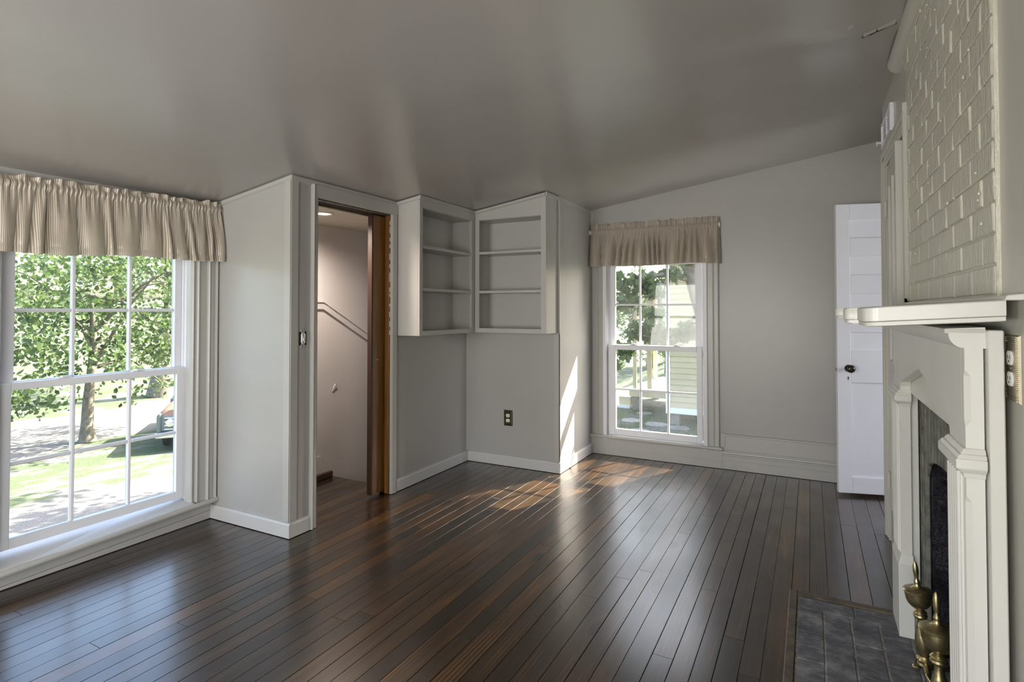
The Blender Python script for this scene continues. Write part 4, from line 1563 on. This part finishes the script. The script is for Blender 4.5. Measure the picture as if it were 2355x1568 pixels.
# leaf shapes: a five-lobed maple leaf and a plain pointed one
MAPLE = [(0, -.5), (.10, -.22), (.42, -.34), (.34, -.10), (.52, .10), (.26, .14), (.22, .34), (0, .56), (-.22, .34), (-.26, .14), (-.52, .10), (-.34, -.10), (-.42, -.34), (-.10, -.22)]
DIAM = [(0, -.5), (.34, -.05), (.22, .30), (0, .55), (-.24, .28), (-.33, -.06)]


def leaves(points, size, shape, rr):
    V, F = [], []
    for p in points:
        n = Vector((rr.gauss(0, .7), rr.gauss(0, .7), rr.gauss(.5, .6))).normalized()
        a = n.orthogonal().normalized()
        b = n.cross(a)
        th = rr.uniform(0, 6.28)
        u = a * math.cos(th) + b * math.sin(th)
        w = n.cross(u)
        s = size * rr.uniform(.65, 1.25)
        k = len(V)
        for q in shape:
            V.append(Vector(p) + u * q[0] * s + w * q[1] * s + n * (abs(q[0]) * -.25 * s))
        F.append(tuple(range(k, k + len(shape))))
    return V, F


def mkleaves(name, points, size, shape, mat, parent, rr, kind='stuff'):
    V, F = leaves(points, size, shape, rr)
    w = worldloc(parent)
    me = bpy.data.meshes.new(name)
    me.from_pydata([tuple(p - w) for p in V], [], F)
    me.materials.append(mat)
    o = bpy.data.objects.new(name, me)
    COL.objects.link(o)
    o.parent = parent
    o['kind'] = kind
    return o


def cluster(c, r, n, rr, flat=.7):
    out = []
    for _ in range(n):
        v = Vector((rr.gauss(0, 1), rr.gauss(0, 1), rr.gauss(0, 1))).normalized() * (r * rr.random() ** .45)
        out.append((c[0] + v.x, c[1] + v.y, c[2] + v.z * flat))
    return out


def tree(label, base, H, trunk_r, crown, nclus, per, leaf_size, mat, seed, lean=(0, 0), cl_r=(.4, .9), shape=DIAM, branches=12, group='trees in the yard', name='maple_tree'):
    """crown: (cx, cy, cz, rx, ry, rz) relative to the base"""
    rr = random.Random(seed)
    t = thing(name, label, 'tree', base, group)
    tk = []
    for k in range(9):
        q = k / 8
        tk.append((base[0] + lean[0] * q + .05 * math.sin(q * 7 + seed), base[1] + lean[1] * q + .05 * math.cos(q * 5 + seed), base[2] + H * q))
    tr = MB().tube(tk, [trunk_r * (1.35 if k == 0 else 1.0) * (1 - .08 * k) for k in range(9)], 10)
    cx, cy_, cz_, rx, ry, rz_ = crown
    pts = []
    for k in range(nclus):
        v = Vector((rr.gauss(0, 1), rr.gauss(0, 1), rr.gauss(0, 1))).normalized() * (rr.random() ** .5)
        c = (base[0] + cx + v.x * rx, base[1] + cy_ + v.y * ry, base[2] + cz_ + v.z * rz_)
        pts += cluster(c, rr.uniform(*cl_r), int(per * rr.uniform(.5, 1.5)), rr)
        if k < branches:
            s_ = tk[4 + k % 5]
            mid = [(s_[i] * .45 + c[i] * .55 + (0, 0, .25)[i]) for i in range(3)]
            tr.tube([s_, mid, c], [trunk_r * .38, trunk_r * .22, trunk_r * .06], 6)
    tr.build('trunk', M['bark'], t, smooth=60)
    mkleaves('foliage', pts, leaf_size, shape, mat, t, rr)
    return t


bx_, by_ = -18.42, 8.80
tree('leafy maple on the lawn whose trunk shows in the left window', (bx_, by_, gz(bx_, by_)), 4.2, .17, (-.2, -.2, 3.6, 4.0, 4.6, 2.7), 200, 52, .15, M['leaf'], 3, cl_r=(.35, .85))
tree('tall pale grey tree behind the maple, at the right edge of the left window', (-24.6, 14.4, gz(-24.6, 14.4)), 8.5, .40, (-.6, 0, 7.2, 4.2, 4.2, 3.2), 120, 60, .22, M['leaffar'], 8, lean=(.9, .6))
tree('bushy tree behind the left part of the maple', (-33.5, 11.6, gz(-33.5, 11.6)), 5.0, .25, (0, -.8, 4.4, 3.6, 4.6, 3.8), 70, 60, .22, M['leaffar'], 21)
tree('unseen tree added beside the house to shade the gravel drive', (-8.0, 10.9, gz(-8.0, 10.9)), 6.0, .22, (0, 0, 5.4, 3.6, 3.8, 2.0), 95, 60, .20, M['leaf'], 31)  # out-of-view tree, put in to cast dappled shade on the near gravel
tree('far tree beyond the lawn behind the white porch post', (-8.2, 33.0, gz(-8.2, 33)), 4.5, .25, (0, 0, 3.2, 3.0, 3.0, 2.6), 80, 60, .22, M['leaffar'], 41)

# maple at the back window: trunk, one long limb and leaves one by one
rr = random.Random(77)
mp_base = (-1.22, 9.45, gz(-1.22, 9.45))
mp = thing('maple_tree', 'near maple reaching a leafy limb across the back window', 'tree', mp_base, 'trees in the yard')
tk = MB()
tk.tube([(-1.22, 9.45, -1.4), (-1.30, 9.42, 0.2), (-1.50, 9.38, 1.3), (-1.66, 9.34, 1.9), (-1.62, 9.5, 2.8), (-1.2, 10.0, 4.6), (-.6, 10.6, 6.0)], [.22, .17, .16, .15, .14, .12, .06], 12)
tk.build('trunk', M['bark'], mp, smooth=60)
lb = MB()
limb = [(-1.66, 9.34, 1.78), (-2.0, 9.15, 1.86), (-2.4, 8.95, 1.84), (-2.8, 8.85, 1.70), (-3.3, 8.75, 1.62)]
lb.tube(limb, [.055, .045, .035, .028, .014], 8)
lb.tube([(-2.0, 9.15, 1.86), (-2.05, 8.9, 1.5), (-2.1, 8.7, 1.1)], [.02, .015, .006], 6)
lb.tube([(-2.4, 8.95, 1.84), (-2.45, 8.8, 1.4), (-2.5, 8.6, 0.85)], [.02, .015, .006], 6)
lb.tube([(-1.5, 9.38, 1.3), (-1.75, 9.1, 1.05), (-1.95, 8.9, .85)], [.03, .02, .008], 6)
lb.tube([(-2.8, 8.85, 1.70), (-2.75, 8.7, 1.3), (-2.7, 8.6, .6)], [.015, .012, .005], 6)
lb.build('limb', M['bark'], mp, smooth=60)
spots = [((-2.62, 8.75, 1.45), .26, 42), ((-2.35, 8.85, 1.72), .26, 36), ((-2.72, 8.8, 1.75), .22, 24), ((-2.18, 8.8, 1.55), .16, 16), ((-2.30, 8.65, .98), .26, 44),
         ((-2.05, 8.8, .88), .24, 34), ((-1.78, 9.0, .95), .22, 30), ((-2.6, 8.6, .66), .18, 20), ((-2.15, 8.8, 1.22), .16, 14), ((-1.95, 9.1, 1.86), .18, 16), ((-2.72, 8.6, .42), .12, 10), ((-1.72, 9.1, 2.05), .15, 8)]
Vl, Fl = leaves([(0, 0, 0)], 1.0, MAPLE, random.Random(3))
shapes = []
for sd in range(5):
    Vl = [Vector((q[0], q[1], -.22 * abs(q[0]) + .06 * math.sin(q[1] * 5 + sd))) for q in MAPLE]
    me = bpy.data.meshes.new('leaf')
    me.from_pydata([tuple(v) for v in Vl], [], [tuple(range(len(MAPLE)))])
    me.materials.append(M['leaf'])
    shapes.append(me)
for c, r_, n_ in spots:
    for p in cluster(c, r_, n_, rr):
        o = bpy.data.objects.new('leaf', rr.choice(shapes))
        COL.objects.link(o)
        o.parent = mp
        o.location = Vector(p) - Vector(mp_base)
        o.rotation_euler = (rr.uniform(.3, 1.9), rr.uniform(-.6, .6), rr.uniform(0, 6.28))
        s = rr.uniform(.085, .15)
        o.scale = (s, s, s)
pts = []
for c, r_, n_ in spots:
    pts += cluster((c[0], c[1] + .12, c[2]), r_ * 1.15, int(n_ * 2.2), rr)
mkleaves('limb_foliage', pts, .125, MAPLE, M['leaf'], mp, rr)
pts = []
for k in range(34):  # out-of-view clumps added to dim the sky reflected in the floor
    pts += cluster((-2.4 + rr.uniform(-1.5, 1.5), 11.3 + rr.uniform(-1.2, 1.4), 3.5 + rr.uniform(-.7, 1.1)), rr.uniform(.3, .55), 60, rr)
for k in range(110):
    v = Vector((rr.gauss(0, 1), rr.gauss(0, 1), rr.gauss(0, 1))).normalized() * (rr.random() ** .5)
    pts += cluster((.3 + v.x * 2.6, 11.2 + v.y * 2.4, 5.6 + v.z * 1.9), rr.uniform(.3, .6), 66, rr)
# gaps shaped into the unseen crown so sun patches fall at chosen spots
gaps = [(-1.58, 3.60, 0, .26), (-1.75, 3.66, 0, .16), (-1.43, 3.85, 0, .24), (-1.33, 4.08, 0, .18), (-1.62, 3.78, 0, .14), (-1.12, 4.66, 0, .20), (-1.22, 4.42, 0, .22), (-1.42, 4.62, 0, .22),
        (-1.785, 4.62, .95, .20), (-1.785, 4.60, .55, .22), (-1.785, 4.47, .33, .20), (-1.785, 4.33, .12, .16), (-1.785, 4.60, .15, .18), (-1.785, 4.52, .72, .16)]
gp = [Vector(g_[:3]) for g_ in gaps]
def blocked(p):
    v = Vector(p)
    for q, g_ in zip(gp, gaps):
        d_ = v - q
        if (d_ - _sd * d_.dot(_sd)).length < g_[3] * 1.35:
            return True
    return False
pts = [p for p in pts if not blocked(p)]
mkleaves('unseen_crown_foliage', pts, .15, MAPLE, M['leaf'], mp, rr)

# bushes beyond the porch
for k, (x, y, r_) in enumerate(((-5.4, 24.0, 1.5), (-8.6, 25.5, 1.2), (-4.4, 28.6, 1.8))):
    lab = ('round dark bush straight behind the porch post', 'lower bush left of the porch post', 'tall bush beside the yellow shed wall')[k]
    t = thing('bush', lab, 'bush', (x, y, gz(x, y)), 'bushes beyond the porch')
    pts = []
    for j in range(26):
        v = Vector((rr.gauss(0, 1), rr.gauss(0, 1), rr.gauss(0, 1))).normalized() * (rr.random() ** .4)
        pts += cluster((x + v.x * r_ * .8, y + v.y * r_ * .8, gz(x, y) + r_ * .95 + v.z * r_ * .8), .45, 50, rr)
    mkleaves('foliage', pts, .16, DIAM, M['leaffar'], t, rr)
    MB().tube([(x, y, gz(x, y) - .05), (x + .05, y, gz(x, y) + r_)], [.06, .03], 6).build('stem', M['bark'], t)

# yellow shed beside the porch
sx, sy, sb = -2.96, 13.19, -1.06
shed = thing('shed', 'pale yellow shed with lapped siding and white corner board behind the house', 'shed', (0.2, 15.2, -1.3))
MB().box(sx + .03, 3.4, sy + .03, 17.2, sb, 2.75).build('wall_core', M['siding'], shed)
z = sb + .13
while z < 2.7:
    MB().hexa([(sx + .10, sy - .012, z), (3.4, sy - .012, z), (3.4, sy + .03, z), (sx + .10, sy + .03, z)],
              [(sx + .10, sy + .012, z + .136), (3.4, sy + .012, z + .136), (3.4, sy + .03, z + .136), (sx + .10, sy + .03, z + .136)]).build('siding_board', M['siding'], shed)
    z += .130
MB().box(sx, sx + .10, sy - .03, sy + .07, sb - .02, 2.75).build('corner_board', M['extwhite'], shed, bevel=.004)
MB().box(sx + .10, 3.4, sy - .025, sy + .03, sb - .01, sb + .125).build('skirt_board', M['extwhite'], shed, bevel=.004)
for x in (sx + .15, -.6, 1.6, 3.2):
    MB().box(x - .12, x + .12, sy + .12, sy + .40, -1.45, sb).build('pier', M['stone'], shed)
rf = MB()
rf.hexa([(sx - .3, sy - .35, 2.70), (3.7, sy - .35, 2.70), (3.7, 15.2, 4.1), (sx - .3, 15.2, 4.1)], [(sx - .3, sy - .35, 2.78), (3.7, sy - .35, 2.78), (3.7, 15.2, 4.2), (sx - .3, 15.2, 4.2)])
rf.hexa([(sx - .3, 17.5, 2.70), (3.7, 17.5, 2.70), (3.7, 15.2, 4.1), (sx - .3, 15.2, 4.1)], [(sx - .3, 17.5, 2.78), (3.7, 17.5, 2.78), (3.7, 15.2, 4.2), (sx - .3, 15.2, 4.2)])
rf.build('roof', M['tin'], shed)

pd = thing('porch_deck', 'white painted porch deck with square posts beside the yellow shed', 'porch', (-3.6, 15.6, -1.35))
dz = -.79
for k in range(9):
    MB().box(-4.22 + .14 * k, -4.22 + .14 * k + .134, 14.75, 17.2, dz - .03, dz).build('deck_board', M['extwhite'], pd)
MB().box(-4.22, -2.97, 14.71, 14.75, dz - .20, dz - .005).build('fascia_board', M['siding'], pd)
MB().box(-4.26, -4.22, 14.71, 17.2, dz - .20, dz - .005).build('fascia_board', M['siding'], pd)
for x, y, w in ((-3.80, 15.02, .055), (-4.14, 14.84, .045), (-4.14, 17.05, .055)):
    MB().box(x - w, x + w, y - w, y + w, dz, 1.75).build('porch_post', M['siding'], pd, bevel=.006)
MB().box(-4.25, -2.97, 14.78, 14.92, 1.75, 1.95).build('porch_beam', M['extwhite'], pd)
MB().box(-4.25, -2.97, 16.98, 17.12, 1.75, 1.95).build('porch_beam', M['extwhite'], pd)
MB().box(-4.40, -2.97, 14.5, 17.3, 1.95, 2.02).build('porch_roof', M['tin'], pd)
for x, y in ((-4.1, 14.9), (-3.1, 14.9), (-4.1, 17.0)):
    MB().box(x - .1, x + .1, y - .1, y + .1, -1.5, dz - .03).build('pier', M['stone'], pd)
wk = thing('boardwalk', 'low grey plank walkway leading to the porch deck', 'walkway', (-4.6, 15.3, -1.35))
for k in range(7):
    MB().box(-5.6, -4.30, 14.85 + .16 * k, 14.85 + .16 * k + .15, -1.38, -1.26).build('plank', M['extwhite'], wk)
sb_ = thing('step_block', 'small white box step standing on the plank walkway', 'step', (-4.45, 15.1, -1.26))
MB().box(-4.62, -4.30, 14.95, 15.25, -1.26, -1.06).build('box_side', M['siding'], sb_)
MB().box(-4.64, -4.28, 14.93, 15.27, -1.06, -1.03).build('tread', M['extwhite'], sb_, bevel=.004)
pot = thing('planter_pot', 'rounded pale planter pot standing at the left end of the walkway', 'pot', (-5.02, 15.25, -1.26))
MB().lathe([(0, 0), (.15, 0), (.24, .08), (.28, .22), (.25, .34), (.20, .40), (.22, .43), (.19, .43), (.17, .38), (0, .36)], (0, 0, 0), 24).build('pot_body', M['extwhite'], pot, smooth=50, local=True)
for k, (x, y, a, b) in enumerate(((-3.79, 13.2, .26, .16), (-3.16, 13.05, .28, .17), (-3.75, 14.3, .22, .13), (-2.62, 12.95, .24, .14), (-3.30, 12.15, .24, .15))):
    lab = ('flat grey stepping stone in the grass left of the middle pane', 'flat grey stepping stone near the shed corner', 'flat grey stepping stone closest to the porch', 'flat grey stepping stone under the shed wall', 'flat grey stepping stone nearest the house')[k]
    pl_ = []
    for j in range(8):
        q = 2 * PI * j / 8 + .2
        pl_.append((x + a * math.cos(q) * rr.uniform(.85, 1.1), y + b * 1.6 * math.sin(q) * rr.uniform(.85, 1.1)))
    o = MB().prism(pl_, 'z', gz(x, y) - .02, gz(x, y) + .03).build('stepping_stone', M['stone'], bevel=.008)
    tag(o, lab, 'stone', 'stepping stones in the lawn')
# short grass in front of the porch
V, F = [], []
for k in range(9000):
    x, y = rr.uniform(-5.2, -1.4), rr.uniform(9.5, 15.0)
    a = rr.uniform(0, 6.28)
    h = rr.uniform(.025, .06)
    z = gz(x, y)
    n = len(V)
    V += [(x, y, z - .005), (x + .012 * math.cos(a), y + .012 * math.sin(a), z - .005), (x + rr.gauss(0, .02), y + rr.gauss(0, .02), z + h)]
    F.append((n, n + 1, n + 2))
mk('lawn_grass', V, F, M['grass'], ground, kind='stuff')

# far white farmhouse
fh = thing('farmhouse', 'distant white farmhouse with grey roof across the field', 'house', (-12.5, 62, gz(-12.5, 62)))
hz_ = gz(-12.5, 62)
MB().box(-15.5, -9.5, 60, 66, hz_ - .3, hz_ + 2.6).build('house_wall', M['extwhite'], fh)
m_ = MB(); m_.prism([(59.6, hz_ + 2.55), (66.4, hz_ + 2.55), (63, hz_ + 4.4)], 'x', -15.9, -9.1); m_.build('roof', M['tin'], fh)
for k in range(3):
    x = -14.6 + 1.8 * k
    MB().box(x, x + .8, 59.96, 60.02, hz_ + .9, hz_ + 2.0).build('window', M['tin'], fh)

# old pickup truck on the drive, seen from the front
tr = thing('pickup_truck', 'old rusty-hooded pickup truck parked on the drive, seen through the left window', 'truck', (-14.95, 9.75, -2.5))
tr.rotation_euler = (0, 0, math.atan2(-.50, .865) - rad(12))
# local: +x is forward
def tb(name, mat, *boxes, bevel=.03, seg=2):
    m_ = MB()
    for b in boxes:
        m_.box(*b)
    return m_.build(name, mat, tr, bevel=bevel, seg=seg, local=True)
hd = MB()
hd.loft([[(0.0, y_, z_) for y_, z_ in ((-.80, .72), (-.80, .95), (-.66, 1.07), (-.3, 1.13), (.3, 1.13), (.66, 1.07), (.80, .95), (.80, .72))],
         [(-.25, y_, z_) for y_, z_ in ((-.90, .72), (-.90, 1.00), (-.72, 1.14), (-.3, 1.20), (.3, 1.20), (.72, 1.14), (.90, 1.00), (.90, .72))],
         [(-1.35, y_, z_) for y_, z_ in ((-.92, .72), (-.92, 1.05), (-.75, 1.19), (-.3, 1.25), (.3, 1.25), (.75, 1.19), (.92, 1.05), (.92, .72))]])
hd.build('hood', M['rust'], tr, smooth=40, local=True)
tb('grille_shell', M['truckgreen'], (-.06, .03, -.82, .82, .50, .93))
for k in range(4):
    tb('grille_bar', M['chrome'], (.02, .06, -.76, .76, .55 + .10 * k, .59 + .10 * k), bevel=.008, seg=1)
for s in (-1, 1):
    MB().lathe([(0, .03), (.10, .03), (.115, .05), (.10, .085), (.05, .10), (0, .104)], (0, s * .62, .74), 20, 'x').build('headlight', M['chrome'], tr, smooth=50, local=True)
tb('bumper', M['chrome'], (.08, .20, -.95, .95, .36, .50))
tb('number_plate', M['extwhite'], (.20, .21, -.16, .16, .38, .48), bevel=.002, seg=1)
tb('fender', M['truckgreen'], (-1.3, -.02, -.97, -.80, .42, .98), (-1.3, -.02, .80, .97, .42, .98), bevel=.08)
tb('cab', M['truckgreen'], (-2.75, -1.35, -.90, .90, .45, 1.22), bevel=.06)
cb = MB()
cb.hexa([(-2.70, -.86, 1.20), (-1.38, -.86, 1.20), (-1.38, .86, 1.20), (-2.70, .86, 1.20)], [(-2.62, -.72, 1.72), (-1.80, -.72, 1.72), (-1.80, .72, 1.72), (-2.62, .72, 1.72)])
cb.build('cab_top', M['rust'], tr, bevel=.05, seg=2, local=True)
ws = MB(); ws.hexa([(-1.37, -.76, 1.24), (-1.40, -.76, 1.24), (-1.40, .76, 1.24), (-1.37, .76, 1.24)], [(-1.72, -.66, 1.66), (-1.76, -.66, 1.66), (-1.76, .66, 1.66), (-1.72, .66, 1.66)])
ws.build('windshield', M['dark'], tr, local=True)
tb('truck_bed', M['truckgreen'], (-4.7, -2.80, -.90, -.84, .55, 1.05), (-4.7, -2.80, .84, .90, .55, 1.05), (-4.7, -2.80, -.84, .84, .50, .56), (-4.7, -4.64, -.84, .84, .55, 1.05), bevel=.02)
tb('chassis', M['rubber'], (-4.6, .05, -.45, .45, .30, .46), bevel=.01)
for x in (-.62, -3.75):
    for s in (-1, 1):
        w_ = MB().lathe([(0, -.10), (.26, -.10), (.345, -.07), (.36, 0), (.345, .07), (.26, .10), (0, .10)], (x, s * .80, .36), 24, 'y').build('wheel', M['rubber'], tr, smooth=40, local=True)
        MB().lathe([(0, -.105), (.15, -.105), (.17, -.10), (.17, .10), (.15, .105), (0, .105)], (x, s * .80, .36), 16, 'y').build('hub_cap', M['chrome'], w_, smooth=40, local=True)
